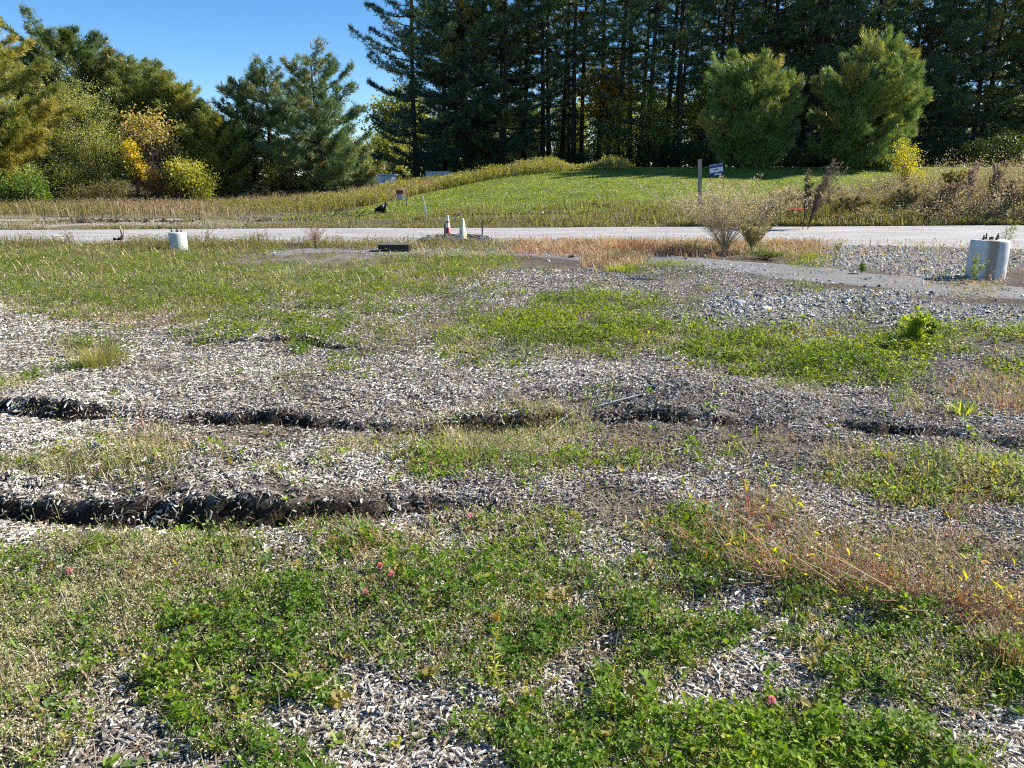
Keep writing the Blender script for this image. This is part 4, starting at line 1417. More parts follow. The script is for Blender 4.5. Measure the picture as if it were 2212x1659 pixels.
def sz(px, py0, py1):
    """height in metres of something standing at ground picture point px, py0 and reaching up to py1"""
    p = on(px, py0)
    return float(at(px, py1, p[1])[2] - p[2])


# big pale bush between path and road
weed("pale_bushy_weed", "big straw coloured bushy weed with pinkish stems, in front of the wooden post", "weed", W3(1564, 545), 601, 1.15 * sz(1564, 545, 395), 80, 2.5, 18, .55, 9, .028, M_st_tan,
     [[.58, .51, .38], [.50, .45, .30], [.38, .36, .2], [.64, .58, .45]], w=.005, t0=.3)
weed("pale_bushy_weed", "low green and straw weed spilling right of the big bushy one", "weed", W3(1625, 548), 602, sz(1625, 548, 470), 26, .6, 14, .25, 12, .03, M_st_tan,
     [[.36, .34, .15], [.28, .28, .1], [.44, .38, .22]], w=.005, t0=.3)
weed("arching_weed", "yellow straw weed arching right behind the big bushy one", "weed", W3(1640, 487), 603, sz(1640, 487, 395), 34, .9, 16, .4, 12, .036, M_st_tan,
     [[.44, .39, .2], [.36, .33, .15], [.3, .26, .14]], w=.007, t0=.3, lean=(.7, 0))
weed("feathery_dead_weed", "tall dark feathery dead weed leaning right above the orange netting", "weed", W3(1745, 486), 604, sz(1745, 486, 338), 14, .5, 34, .5, 12, .026, M_st_dark,
     [[.2, .17, .14], [.27, .23, .18], [.15, .13, .1]], w=.009, t0=.3, lean=(.75, .2), fmat=M_dry)
weed("feathery_dead_weed", "shorter upright dark feathery weed left of the leaning one", "weed", W3(1735, 486), 605, sz(1735, 486, 350), 8, .25, 26, .3, 12, .034, M_st_dark,
     [[.15, .13, .1], [.2, .17, .13]], w=.008, t0=.35, lean=(.12, 0), fmat=M_dry)
weed("red_twiggy_weed", "bare reddish twiggy weed at the near edge of the gravel road", "weed", W3(682, 533), 606, sz(682, 533, 476), 14, .4, 14, .22, 4, .018, M_st_red, [[.35, .2, .14], [.3, .26, .13]], w=.005)
weed("spiky_weed", "tall pinkish spiked weed, taller of the two at the right bank", "weed", L3(2140, 29.5), 607, 2.05, 14, .35, 44, .26, 16, .038, M_st_brown, [[.42, .33, .27], [.50, .41, .35], [.34, .27, .2]], w=.009, t0=.25, fmat=M_dry)
weed("spiky_weed", "tall pinkish spiked weed, shorter of the two at the right bank", "weed", L3(2088, 29.8), 608, 1.9, 10, .25, 44, .24, 16, .036, M_st_brown, [[.42, .33, .27], [.50, .41, .35]], w=.009, t0=.25, fmat=M_dry)
weed("bank_bush_weed", "dense brown bushy weed at the far right of the bank", "weed", L3(2185, 28.9), 609, 1.65, 26, .9, 26, .4, 18, .045, M_st_brown, [[0.43, 0.33, 0.25], [0.31, 0.25, 0.16], [0.26, 0.25, 0.11]], w=.007)
weed("bank_bush_weed", "olive bushy weed on the bank below the yellow sapling", "weed", L3(1960, 28.9), 610, 1.2, 24, .9, 26, .35, 18, .045, M_st_brown, [[0.31, 0.28, 0.12], [0.40, 0.31, 0.20], [0.26, 0.26, 0.09]], w=.007)
weed("bank_bush_weed", "grey brown weed leaning right over the bank, between sapling and spiked weeds", "weed", L3(2020, 28.9), 611, 1.5, 18, .6, 26, .35, 18, .045, M_st_brown, [[0.37, 0.29, 0.20], [0.28, 0.23, 0.16]], w=.007, lean=(.7, 0))
weed("bank_bush_weed", "dark green brown weed hanging over the road edge, right of the netting", "weed", L3(1830, 28.6), 612, .75, 24, .9, 26, .3, 18, .04, M_st_brown, [[.13, .14, .06], [.2, .17, .1], [.1, .1, .05]], w=.006)
weed("bank_bush_weed", "yellow tinged weed clump topping the bank left of the spiked weeds", "weed", L3(2050, 30.5), 613, 1.5, 20, .6, 26, .3, 18, .045, M_st_brown, [[.36, .34, .08], [.25, .25, .08]], w=.007)
weed("thin_green_weed", "thin curling green weed standing behind the near concrete base", "weed", W3(2165, 560), 614, sz(2165, 560, 440), 4, .25, 12, .3, 10, .022, M_st_green, [[.3, .32, .14], [.22, .26, .1]], w=.006)
weed("thin_green_weed", "small branching green weed on the stones left of the near concrete base", "weed", W3(1800, 575), 615, sz(1800, 575, 505), 3, .15, 14, .2, 8, .02, M_st_green, [[.3, .32, .14], [.22, .26, .1]], w=.005)
weed("thin_green_weed", "leafy green weed touching the left side of the near concrete base", "weed", W3(2098, 612), 616, sz(2098, 612, 545), 6, .2, 14, .12, 10, .016, M_st_green, [[.3, .33, .12], [.2, .25, .08], [.4, .4, .2]], w=.004)
weed("yellow_green_weed", "bright yellow green sapling weed above the clover near the stone pile", "weed", W3(1972, 745), 617, sz(1972, 745, 655), 5, .10, 16, .13, 16, .034, M_st_green, [[.36, .42, .05], [.26, .36, .05], [.45, .46, .06]], w=.004, t0=.1)
weed("broad_leaf_weed", "blue green leafy weed just right of the bright yellow green one", "weed", W3(2003, 740), 618, sz(2003, 740, 682), 4, .08, 10, .09, 10, .032, M_st_green, [[.12, .2, .06], [.3, .32, .08]], w=.003)
weed("small_dark_weed", "small dark green weed on the stony strip left of the near concrete base", "weed", W3(1862, 592), 619, sz(1862, 592, 565), 6, .1, 8, .08, 10, .022, M_st_green, [[.08, .14, .05], [.12, .17, .05]], w=.003)
weed("low_dark_weed", "low dark green mat of weed at the foot of the bushy weeds beside the path", "weed", W3(1655, 560), 620, .18, 30, .55, 10, .15, 8, .022, M_st_green, [[.10, .14, .04], [.07, .1, .035], [.2, .2, .07]], w=.003)
for i, (px, py, ty, lb) in enumerate(((150, 525, 495, "brown seeding weed stalks at the far left of the road edge"), (395, 533, 505, "thin brown weed right behind the far concrete base"),
                                      (450, 530, 488, "dark red dock stalk right of the far concrete base"), (560, 530, 500, "thin weed stalks halfway to the red twiggy weed"))):
    weed("roadside_weed", lb, "weed", W3(px, py), 630 + i, sz(px, py, ty), 5, .3, 8, .15, 6, .02, M_st_brown, [[.25, .17, .1], [.2, .2, .08]], w=.004)


def tuft(name, label, loc, seed, n, h, w, spread, pal, tip=None, cat="grass tuft", lean=.6, mat=None):
    rg = R(seed)
    P = np.stack([rg.normal(0, spread, n), rg.normal(0, spread, n), np.zeros(n)], 1)
    yaw = np.arctan2(P[:, 1], P[:, 0]) + rg.normal(0, .5, n)
    hh = h * rg.uniform(.5, 1, n)
    pal = np.array(pal)
    C = pal[rg.randint(0, len(pal), n)] * rg.uniform(.8, 1.2, (n, 1))
    V, F, C = blades(P, hh, w * rg.uniform(.6, 1.3, n), yaw, hh * rg.uniform(.1, lean, n) * 1.4, C, tipC=None if tip is None else np.tile(tip, (n, 1)))
    o = mesh_obj(name, V, F, mat or M_leaf, col=C, loc=loc)
    return tag(o, label, cat)


tuft("grass_tuft", "fountain shaped yellow green grass tuft with tan tips on the chips at left", W3(222, 790), 640, 340, .27, .005, .09, [[.20, .24, .05], [.28, .28, .08]], tip=[.36, .28, .17])
tuft("grass_tuft", "small flat green tuft left of the fountain shaped one", W3(165, 795), 641, 160, .1, .005, .1, [[.13, .2, .05], [.18, .24, .06]])
tuft("grass_tuft", "orange and straw grass tuft beside the path, left of the bushy weed", W3(1355, 543), 642, 520, .42, .009, .32, [[.50, .27, .14], [.46, .32, .17], [.4, .22, .13]], mat=M_dry, lean=.7)
tuft("grass_tuft", "low pinkish straw grass patch left of the orange tuft", W3(1235, 543), 643, 420, .28, .009, .45, [[.40, .27, .18], [.46, .34, .22]], mat=M_dry, lean=.8)
tuft("grass_tuft", "brown and pink straw patch under the big bushy weed", W3(1480, 548), 644, 420, .32, .009, .38, [[.36, .22, .15], [.4, .28, .17], [.24, .2, .1]], mat=M_dry, lean=.8)
tuft("grass_tuft", "reddish spiky stubble tuft on the chips left of the long black ledge", W3(330, 975), 645, 150, .12, .004, .11, [[.40, .2, .12], [.46, .32, .2], [.35, .3, .15]], mat=M_dry, lean=1.0)
tuft("grass_tuft", "straw and green grass tuft at the middle of the long black ledge", W3(1030, 985), 646, 420, .15, .004, .16, [[.34, .3, .16], [.2, .24, .07], [.42, .36, .22]], mat=M_dry, lean=.9)
tuft("grass_tuft", "rosette of grey green strap leaves low in the foreground", W3(893, 1600), 647, 44, .055, .007, .012, [[.17, .22, .11], [.22, .26, .14]], lean=1.1)
tuft("grass_tuft", "small starry yellow leaf tuft right of the goldenrod stem", W3(1146, 1502), 648, 34, .045, .005, .005, [[.55, .55, .05], [.45, .5, .05]], lean=1.0)
tuft("grass_tuft", "yellow and green strappy weed clump before the dark red patch at right", W3(2080, 895), 649, 60, .16, .010, .04, [[.4, .4, .08], [.2, .26, .07], [.14, .19, .06]], lean=1.0)
tuft("grass_tuft", "pinkish brown grass wisps at the right edge above the chips", W3(2180, 880), 650, 200, .16, .003, .12, [[.36, .22, .15], [.4, .3, .2]], mat=M_dry, lean=.8)
tuft("grass_tuft", "dense rust coloured grass fan at the lower right edge", W3(2205, 1430), 651, 320, .16, .0025, .05, [[.34, .2, .13], [.26, .15, .1], [.42, .3, .2]], mat=M_dry, lean=.6)
tuft("grass_tuft", "green feathery grass tuft just before the path, right of centre", W3(1350, 585), 652, 260, .2, .009, .16, [[.22, .25, .07], [.3, .3, .1]], lean=.6)


# goldenrod stem in the foreground
def goldenrod():
    b = W3(1084, 1500)
    h = sz(1084, 1500, 1335)
    root = thing("goldenrod_plant", "single bright yellow green goldenrod stem with browning flower tip, in the clover foreground", "wildflower", b)
    rg = R(660)
    k = 12
    t = np.linspace(0, 1, k)
    P = np.stack([-.018 * np.sin(t * 3.1) - .012 * t, .02 * t, h * t], 1)
    V, F = tube1(P, .0022 * (1.2 - .7 * t), 6)
    mesh_obj("stem", V, F, M_st_tan, root)
    n = 34
    u = np.linspace(.05, .92, n)
    c = np.stack([np.interp(u, t, P[:, j]) for j in range(3)], 1)
    yaw = np.arange(n) * 2.4
    TV = np.array([[0, 0, 0], [.3, .10, .06], [.7, .08, .04], [1, 0, -.08], [.7, -.08, .04], [.3, -.10, .06]])
    TF = np.array([[0, 3, 2, 1], [0, 5, 4, 3]])
    s = .034 * (1.1 - .55 * u) * rg.uniform(.8, 1.2, n)
    C = np.array([.50, .52, .04]) * rg.uniform(.8, 1.15, (n, 1))
    V, F, C = scatter(TV, TF, c, rotm(yaw, -rg.uniform(.2, .8, n), rg.normal(0, .3, n)), np.stack([s, s, s], 1), C)
    mesh_obj("leaf", V, F, M_leaf, root, col=C)
    n = 420
    br = rg.randint(0, 5, n)
    uu = rg.uniform(0, 1, n)
    dirs = np.array([[0, 0, 1], [-.9, 0, .35], [.35, .2, .9], [-.6, .2, .7], [-.4, -.3, .8]])
    c = P[-1] - [0, 0, .012] + dirs[br] * (uu * .035)[:, None] + rg.normal(0, .0028, (n, 3))
    V, F, C = leaflets(c, rg.uniform(0, 6, n), rg.uniform(0, 1.4, n), np.full(n, .004), np.array([[.5, .3, .04], [.42, .24, .06], [.55, .42, .06]])[rg.randint(0, 3, n)], rg)
    mesh_obj("flower_head", V, F, M_leaf, root, col=C)


goldenrod()


# knotweed-like red stemmed tangle, right foreground
def lady(px, py, n, h, seed, label, dirx):
    b = W3(px, py)
    n = int(n * 1.5)
    rg = R(seed)
    root = thing("red_stemmed_weed", label, "weed", b)
    k = 9
    t = np.linspace(0, 1, k)
    a = rg.uniform(-1.2, 1.2, n) + (pi if dirx < 0 else 0)
    a = np.where(rg.uniform(0, 1, n) < .25, rg.uniform(0, 6.28, n), a)
    L = 1.7 * h * rg.uniform(.5, 1.2, n)
    n = int(n)
    rise = rg.uniform(.3, 1.1, n)
    a = rg.uniform(0, 6.28, n)
    lat = rg.uniform(.1, .8, n)[:, None] * L[:, None]
    bx0 = rg.normal(0, .07, (n, 1))
    by0 = rg.normal(0, .05, (n, 1))
    P = np.stack([bx0 + np.cos(a)[:, None] * lat * t + dirx * .25 * L[:, None] * t, by0 + np.sin(a)[:, None] * lat * t * .7, (L * np.maximum(rise, .35))[:, None] * (t - .25 * t * t) * .9 + .004], -1)
    P += np.cumsum(rg.normal(0, .004, P.shape), axis=1)
    P[:, :, 2] = np.maximum(P[:, :, 2], .0)
    V, F = tubes(P, .0012 * (1.3 - .8 * t)[None] * rg.uniform(.7, 1.5, (n, 1)), 4)
    pal = np.array([[.52, .25, .20], [.56, .40, .30], [.42, .2, .16], [.60, .50, .36], [.30, .16, .13]])
    C = np.repeat(pal[rg.randint(0, 5, n)], k * 4, axis=0)
    mesh_obj("stem", V, F, M_dry, root, col=C)
    m = n * 6
    q = rg.randint(0, n, m)
    i = rg.randint(2, k, m)
    c = P[q, i] + rg.normal(0, .004, (m, 3))
    TV = np.array([[0, 0, 0], [.3, .12, .08], [.7, .10, .05], [1, 0, -.15], [.7, -.10, .05], [.3, -.12, .08]])
    TF = np.array([[0, 3, 2, 1], [0, 5, 4, 3]])
    big = rg.uniform(0, 1, m) < .06
    s = np.where(big, rg.uniform(.03, .05, m), rg.uniform(.008, .018, m))
    pl_ = np.array([[.5, .45, .06], [.35, .35, .08], [.45, .2, .08], [.4, .28, .16], [.3, .13, .09]])
    C = np.where(big[:, None], pl_[rg.choice(3, m, p=[.6, .2, .2])], pl_[rg.randint(2, 5, m)]) * rg.uniform(.8, 1.2, (m, 1))
    V, F, C = scatter(TV, TF, c, rotm(rg.uniform(0, 6.28, m), rg.uniform(-.8, 1.1, m), rg.normal(0, .4, m)), np.stack([s, s, s], 1), C)
    mesh_obj("leaf", V, F, M_leaf, root, col=C)


lady(1700, 1255, 34, .30, 671, "pale pink stemmed weed with yellow leaves, leftmost of the sprawling tangle", -1)
lady(1830, 1270, 40, .30, 672, "red stemmed weed in the middle of the sprawling tangle, yellow leaves hanging", -1)
lady(1980, 1300, 40, .28, 673, "rust red weed with seed spikes at the right of the sprawling tangle", -1)
lady(2100, 1330, 46, .25, 674, "brown pink wiry weed fanning up at the far right of the tangle", 1)
lady(1560, 1190, 26, .26, 675, "thin wispy pink weed standing left of the tangle beside the chips", -1)
lady(1650, 1130, 22, .24, 676, "wispy brown weed above the tangle, on the chips", -1)
lady(2060, 1120, 18, .2, 677, "orange red weed upright on the chips above the tangle", 1)
lady(790, 1185, 16, .12, 678, "small red weed with splayed stems at the upper left of the clover", -1)
lady(325, 1265, 8, .16, 679, "thin dark red weed standing alone in the tan grass at left", 1)


# pink clover blossoms
def blossom(px, py, label, col, first=[None]):
    b = W3(px, py)
    if first[0] is None:
        root = thing("clover_flower", label, "flower", b, group="pink clover flowers in the grass")
        V, F = tube1([[0, 0, 0], [.003, 0, .03], [0, 0, .058]], [.0012, .0011, .001], 5)
        mesh_obj("stem", V, F, M_st_green, root)
        rg = R(680)
        n = 90
        d = rg.normal(0, 1, (n, 3))
        d /= np.linalg.norm(d, axis=1, keepdims=True)
        c = d * .006 + [0, 0, .062]
        V, F, C = leaflets(c, np.arctan2(d[:, 1], d[:, 0]), np.arcsin(d[:, 2]), np.full(n, .0075), np.array([.72, .30, .5]) * rg.uniform(.8, 1.3, (n, 1)), rg)
        mesh_obj("petals", V, F, M_leaf, root, col=C)
        first[0] = root
    else:
        copy_tree(first[0], b, 1.0, 1.0, label, "pink clover flowers in the grass")


blossom(1013, 1135, "pink clover flower at the upper edge of the clover, by the bare soil", 0)
blossom(932, 990 + 30, "tiny pink clover flower on the chips above the bare soil", 0)
blossom(846, 1265, "pink clover flower, brightest one left of the goldenrod", 0)
blossom(790, 1300, "pale pink clover flower, lowest of the three left of the goldenrod", 0)
blossom(822, 1250, "faint pink clover flower, highest of the three left of the goldenrod", 0)
blossom(154, 1255, "pink clover flower in the tan grass at the left", 0)
blossom(1664, 1542, "deep pink clover flower among chips at the lower right", 0)


# ------------------------------------------------------------------ stones and larger wood pieces
def rock(name, label, cat, loc, s, seed, col, rz=0.0, mat=None):
    rg = R(seed)
    nu, nv = 14, 9
    th = np.arange(nu) / nu * 2 * pi
    ph = np.linspace(-pi / 2, pi / 2, nv)
    A, Bq = np.meshgrid(th, ph)
    d = np.stack([np.cos(Bq) * np.cos(A), np.cos(Bq) * np.sin(A), np.sin(Bq)], -1).reshape(-1, 3)
    # faceted: clip against random planes
    r = np.ones(len(d))
    for _ in range(11):
        nrm = rg.normal(0, 1, 3)
        nrm /= np.linalg.norm(nrm)
        dd = d @ nrm
        k = rg.uniform(.62, .9)
        r = np.where(dd > 1e-3, np.minimum(r, k / np.maximum(dd, 1e-3)), r)
    V = d * r[:, None] * (np.array(s) * .5)
    j = np.arange(nu)
    F = np.concatenate([np.stack([i * nu + j, i * nu + (j + 1) % nu, (i + 1) * nu + (j + 1) % nu, (i + 1) * nu + j], 1) for i in range(nv - 1)])
    o = mesh_obj(name, V, F, mat or M_stone, col=np.array(col), loc=(loc[0], loc[1], loc[2] + s[2] * .3))
    o.rotation_euler = (0, 0, rz)
    return tag(o, label, cat)


rock("stone", "light tan flat stone at the edge of the clover, lower right of centre", "stone", W3(1440, 1540), (.055, .04, .03), 701, (.62, .55, .42))
rock("stone", "brownish flat stone beside the clover above the light tan one", "stone", W3(1240, 1425), (.06, .045, .02), 702, (.42, .36, .28))
rock("stone", "small reddish round stone near the lower right edge", "stone", W3(2102, 1545), (.03, .03, .028), 703, (.42, .17, .14))
rock("stone", "grey angular stone, left one of the pair on the stony heap", "stone", W3(1598, 657), (.17, .12, .08), 704, (.42, .42, .41))
rock("stone", "dark grey pointed stone, upper one on the stony heap", "stone", W3(1640, 650), (.18, .12, .12), 705, (.2, .2, .2))
rock("stone", "pale flat stone, right one on the stony heap", "stone", W3(1655, 664), (.17, .12, .06), 706, (.58, .57, .54))
rock("stone", "white stone pair's larger member at the top of the clover, centre", "stone", W3(1180, 1128), (.035, .03, .025), 707, (.72, .70, .66))
rock("stone", "white chunk at the crest of the ledge on the left", "stone", W3(382, 1062), (.03, .025, .04), 708, (.75, .73, .69))
rock("stone", "dark flat stone on the pale chips, right of centre", "stone", W3(1860, 1008), (.09, .045, .02), 709, (.11, .11, .115))


def plank(name, label, cat, pa, pb, w, h, mat, lift=.01, col=None):
    a, b = np.array(W3(*pa)), np.array(W3(*pb))
    a[2] += lift
    b[2] += lift
    t = np.linspace(0, 1, 6)[:, None]
    P = a * (1 - t) + b * t
    P[:, 2] += .15 * w * np.sin(t[:, 0] * 5)
    V, F = tube1(P, [w * .22, w * .5, w * .55, w * .5, w * .45, w * .15], 5)
    cz = V[:, 2].mean()
    return tag(mesh_obj(name, V, F, mat, col=col), label, cat)


pw = [.66, .61, .54]
plank("wood_splinter", "long pale splinter lying left of the rosette in the foreground", "wood piece", (800, 1555), (858, 1515), .010, .01, M_chip, col=np.array(pw))
plank("wood_splinter", "curved pale splinter at the bottom, below the rosette", "wood piece", (920, 1650), (1010, 1620), .008, .01, M_chip, col=np.array([.6, .5, .38]))
plank("wood_splinter", "white upright splinter leaning on the black ledge at left", "wood piece", (331, 1135), (334, 1095), .011, .01, M_chip, lift=.02, col=np.array(pw))
plank("wood_splinter", "flat white slab of wood inside the red stemmed tangle", "wood piece", (1716, 1160), (1745, 1205), .018, .01, M_chip, lift=.015, col=np.array([.74, .72, .68]))
plank("wood_splinter", "long grey stick on the far chips, right of centre", "wood piece", (1340, 603), (1430, 604), .03, .02, M_chip, lift=.02, col=np.array([.3, .3, .3]))
plank("wood_splinter", "thin bare branch lying on the chip mound", "wood piece", (1180, 902), (1240, 886), .012, .02, M_chip, lift=.02, col=np.array(pw))
plank("wood_splinter", "pale curved stick on the chip mound's right flank", "wood piece", (1285, 868), (1390, 846), .012, .02, M_chip, lift=.03, col=np.array([.5, .5, .5]))
plank("wood_splinter", "dark wet stick at the bottom centre of the foreground", "wood piece", (1128, 1650), (1112, 1590), .014, .02, M_chip, lift=.01, col=np.array([.07, .06, .055]))

# ------------------------------------------------------------------ concrete light-pole bases
def mat_drum():
    m = mat_flat("stained_concrete", (0.60, 0.60, 0.585), (0.46, 0.46, 0.45), rough=0.85, spec=0.25, scale=4.5, bump=0.25, lo=0.3, hi=0.7)
    t = m.node_tree
    L = t.links
    b = t.nodes["Principled BSDF"]
    src = b.inputs["Base Color"].links[0].from_socket
    tc = t.nodes.new("ShaderNodeTexCoord")
    mp = t.nodes.new("ShaderNodeMapping")
    mp.inputs["Scale"].default_value = (7, 7, .8)
    L.new(tc.outputs["Object"], mp.inputs["Vector"])
    nz = t.nodes.new("ShaderNodeTexNoise")
    nz.inputs["Scale"].default_value = 1.4
    nz.inputs["Detail"].default_value = 5
    L.new(mp.outputs[0], nz.inputs["Vector"])
    sp = t.nodes.new("ShaderNodeSeparateXYZ")
    L.new(tc.outputs["Object"], sp.inputs[0])
    ab = t.nodes.new("ShaderNodeMath")
    ab.operation = 'ADD'
    ab.inputs[1].default_value = .10
    L.new(sp.outputs[0], ab.inputs[0])
    a2 = t.nodes.new("ShaderNodeMath")
    a2.operation = 'ABSOLUTE'
    L.new(ab.outputs[0], a2.inputs[0])
    mr = t.nodes.new("ShaderNodeMapRange")
    mr.inputs["From Min"].default_value = .05
    mr.inputs["From Max"].default_value = .13
    mr.inputs["To Min"].default_value = .55
    mr.inputs["To Max"].default_value = -.25
    L.new(a2.outputs[0], mr.inputs["Value"])
    ad = t.nodes.new("ShaderNodeMath")
    ad.operation = 'ADD'
    L.new(mr.outputs[0], ad.inputs[0])
    L.new(nz.outputs["Fac"], ad.inputs[1])
    cr = t.nodes.new("ShaderNodeValToRGB")
    cr.color_ramp.elements[0].position = .6
    cr.color_ramp.elements[1].position = 1.05
    L.new(ad.outputs[0], cr.inputs[0])
    mx = t.nodes.new("ShaderNodeMixRGB")
    mx.inputs[2].default_value = (.30, .25, .19, 1)
    L.new(cr.outputs[0], mx.inputs[0])
    L.new(src, mx.inputs[1])
    L.new(mx.outputs[0], b.inputs["Base Color"])
    return m


M_drum = mat_drum()


def pole_base(label, px, pyb, pyt, wpx, seed):
    b = on(px, pyb)
    Hh = float(at(px, pyt, b[1])[2] - b[2])
    rad = wpx / 2 / FOC * (b[1] * cos(radians(PITCH)) + CAMH * sin(radians(PITCH)))
    root = thing("pole_base", label, "concrete base", (b[0], b[1] + rad, b[2] - .03), group="concrete light pole footings")
    Hh += .03
    r = rad
    V, F = lathe([(.001, -.1), (r * .98, -.1), (r, .02), (r * 1.0, Hh * .5), (r * .985, Hh - .03), (r * .95, Hh - .008), (r * .88, Hh), (r * .5, Hh + .004), (.001, Hh + .005)], 48, wob=.0015, seed=seed)
    # one flat spot moulded into the drum
    mesh_obj("drum", V, F, M_drum if px > 1000 else M_concrete, root, smooth=True)
    for k, (ax, ay) in enumerate(((-.55, -.2), (-.1, .3), (.1, -.35), (.45, .1))):
        x0, y0 = ax * r, ay * r
        hb = .085 * (1 + .2 * (k % 2))
        V1 = tube1([[x0, y0, Hh - .02], [x0, y0, Hh + hb * .8], [x0 - .012 * (k == 3), y0, Hh + hb]], [.011, .011, .010], 8)
        V2 = tube1([[x0, y0, Hh + .012], [x0, y0, Hh + .036]], [.024, .024], 6)
        V, F, _ = join([V1, V2])
        mesh_obj("anchor_bolt", V, F, M_steel, root)
    V, F = tube1([[r * .02, 0, Hh - .02], [r * .02, 0, Hh + .05]], [.032, .032], 12)
    mesh_obj("conduit", V, F, M_steel, root)
    return root


pole_base("near concrete drum with rusty bolts on top, standing at the right edge", 2150, 606, 521, 77, 1)
pole_base("small far concrete drum at the left side of the gravel road", 379, 541, 503, 37, 2)


# ------------------------------------------------------------------ cones, stakes and the gravel ring
def mat_cone():
    m, t, b = mat_new("cone_bands")
    L = t.links
    tc = t.nodes.new("ShaderNodeTexCoord")
    sp = t.nodes.new("ShaderNodeSeparateXYZ")
    L.new(tc.outputs["Object"], sp.inputs[0])
    cr = t.nodes.new("ShaderNodeValToRGB")
    cr.color_ramp.interpolation = 'CONSTANT'
    e = cr.color_ramp.elements
    e[0].position = 0
    e[0].color = (.26, .03, .03, 1)
    e[1].position = .42
    e[1].color = (.62, .58, .5, 1)
    for p, c in ((.60, (.24, .04, .035, 1)), (.68, (.62, .57, .48, 1)), (.93, (.4, .2, .12, 1))):
        el = e.new(p)
        el.color = c
    mr = t.nodes.new("ShaderNodeMath")
    mr.operation = 'DIVIDE'
    mr.inputs[1].default_value = .71
    L.new(sp.outputs[2], mr.inputs[0])
    L.new(mr.outputs[0], cr.inputs[0])
    L.new(cr.outputs[0], b.inputs["Base Color"])
    b.inputs["Roughness"].default_value = .55
    return m


M_coneA = mat_cone()
M_coneB = mat_flat("faded_cone", (.72, .66, .45), (.55, .5, .36), rough=.6, scale=9, bump=.1)
M_coneC = mat_flat("cone_foot", (.5, .47, .4), (.35, .33, .3), rough=.7, scale=9, bump=.1)


def cone(label, px, pyb, h, mat, r=.13, tilt=0.0, foot=True):
    b = W3(px, pyb)
    root = thing("traffic_cone", label, "traffic cone", b, group="traffic cones on the gravel ring")
    pr = [(r, .03), (r * .93, .06), (r * .84, h * .33), (r * .80, h * .335), (r * .62, h * .62), (r * .58, h * .625), (r * .34, h * .93), (r * .30, h * .97), (r * .22, h), (r * .08, h - .004)]
    V, F = lathe(pr, 28)
    body = mesh_obj("cone_body", V, F, mat, root, smooth=True)
    V1 = box(0, 0, .018, r * 2.7, r * 2.7, .03)
    V2 = box(0, 0, .040, r * 2.25, r * 2.25, .015)
    V, F, _ = join([V1, V2])
    mesh_obj("cone_foot", V, F, M_coneC, root)
    root.rotation_euler = (0, tilt, .3)
    return root


cone("red and white banded traffic cone, farther one of the two", 968, 513, .64, M_coneA, r=.095)
cone("faded yellowish white traffic cone, nearer one of the two", 1000, 526, .66, M_coneB, r=.125)


def ring():
    rg = R(720)
    cx, cy = gp(985, 521)
    n = 6500
    a = rg.uniform(0, 6.28, n)
    rr = rg.normal(1.0, .22, n)
    x = cx + np.cos(a) * rr * .80
    y = cy + np.sin(a) * rr * .9
    hgt = .13 * np.exp(-((rr - 1) / .25) ** 2)
    TV = np.array([[0, 0, .6], [.5, 0, .1], [.2, .45, .12], [-.35, .4, .1], [-.55, -.05, .12], [-.2, -.5, .1], [.35, -.42, .12], [0, 0, -.3]])
    TF = np.array([[0, i, i % 6 + 1] for i in range(1, 7)])
    s = rg.uniform(.03, .075, n)
    C = np.array([[.13, .13, .15], [.2, .2, .22], [.30, .30, .32], [.08, .08, .09]])[rg.randint(0, 4, n)]
    V, F, C = scatter(TV, TF, np.stack([x, y, hz(x, y) + hgt * rg.uniform(.4, 1, n)], 1), rotm(rg.uniform(0, 6, n), rg.normal(0, .4, n), rg.normal(0, .4, n)), np.stack([s, s * .8, s * .6], 1), C)
    tag(mesh_obj("dark_gravel_ring", V, F, M_stone, col=C), "low ring of dark blue grey crushed stone around the traffic cones", "gravel", kind="stuff")


ring()


def rod(name, label, cat, pa, topy, w, mat, topx=None, Y=None, square=True, tip=False):
    b = W3(*pa)
    if Y is not None:
        x = at(pa[0], 450, Y)[0]
        b = (float(x), Y, hz1(x, Y) - .05)
    tp = at(topx if topx is not None else pa[0], topy, b[1])
    d = tp - np.array(b)
    if square:
        h = np.linalg.norm(d)
        zax = d / h
        xax = np.cross([0, 1, 0], zax)
        xax /= np.linalg.norm(xax)
        yax = np.cross(zax, xax)
        Mx = np.stack([xax, yax, zax], 1)
        V, F = box(0, 0, h / 2, w, w * (.8 if not tip else .4), h)
        if tip:
            V[4:, 0] *= .55
        V = V @ Mx.T
    else:
        V, F = tube1([[0, 0, 0], d * .5, d], [w / 2, w / 2, w / 2], 8)
    o = mesh_obj(name, V, F, mat, loc=b)
    return tag(o, label, cat)


rod("metal_stake", "thin dark metal stake left of the red banded cone", "stake", (961, 522), 484, .045, M_steel, square=False)
rod("metal_stake", "thin reddish metal stake right of the faded cone", "stake", (1042, 514), 476, .042, M_steel, square=False)
rod("wood_post", "tall square weathered wooden post in front of the mown slope", "post", (1512, 470), 344, .13, M_wood, Y=29.3)
rod("white_stake", "leaning white wooden stake on the far bank, left of the cones", "stake", (922, 470), 424, .075, M_white, topx=913, Y=28.2, tip=True)
rod("survey_stake", "short pale stake in the straw grass left of the leaning white stake", "stake", (878, 430), 411, .05, M_wood, Y=33, tip=True)
M_teal = mat_flat("teal_paint", (.25, .55, .45), (.3, .45, .38), scale=10)
rod("survey_stake", "small teal topped survey stake at the foot of the yellow bush", "stake", (374, 470), 455, .045, M_teal, Y=32, tip=True)
rod("survey_stake", "thin pale blue stake right of the teal one", "stake", (442, 465), 449, .03, M_white, Y=34, tip=True)
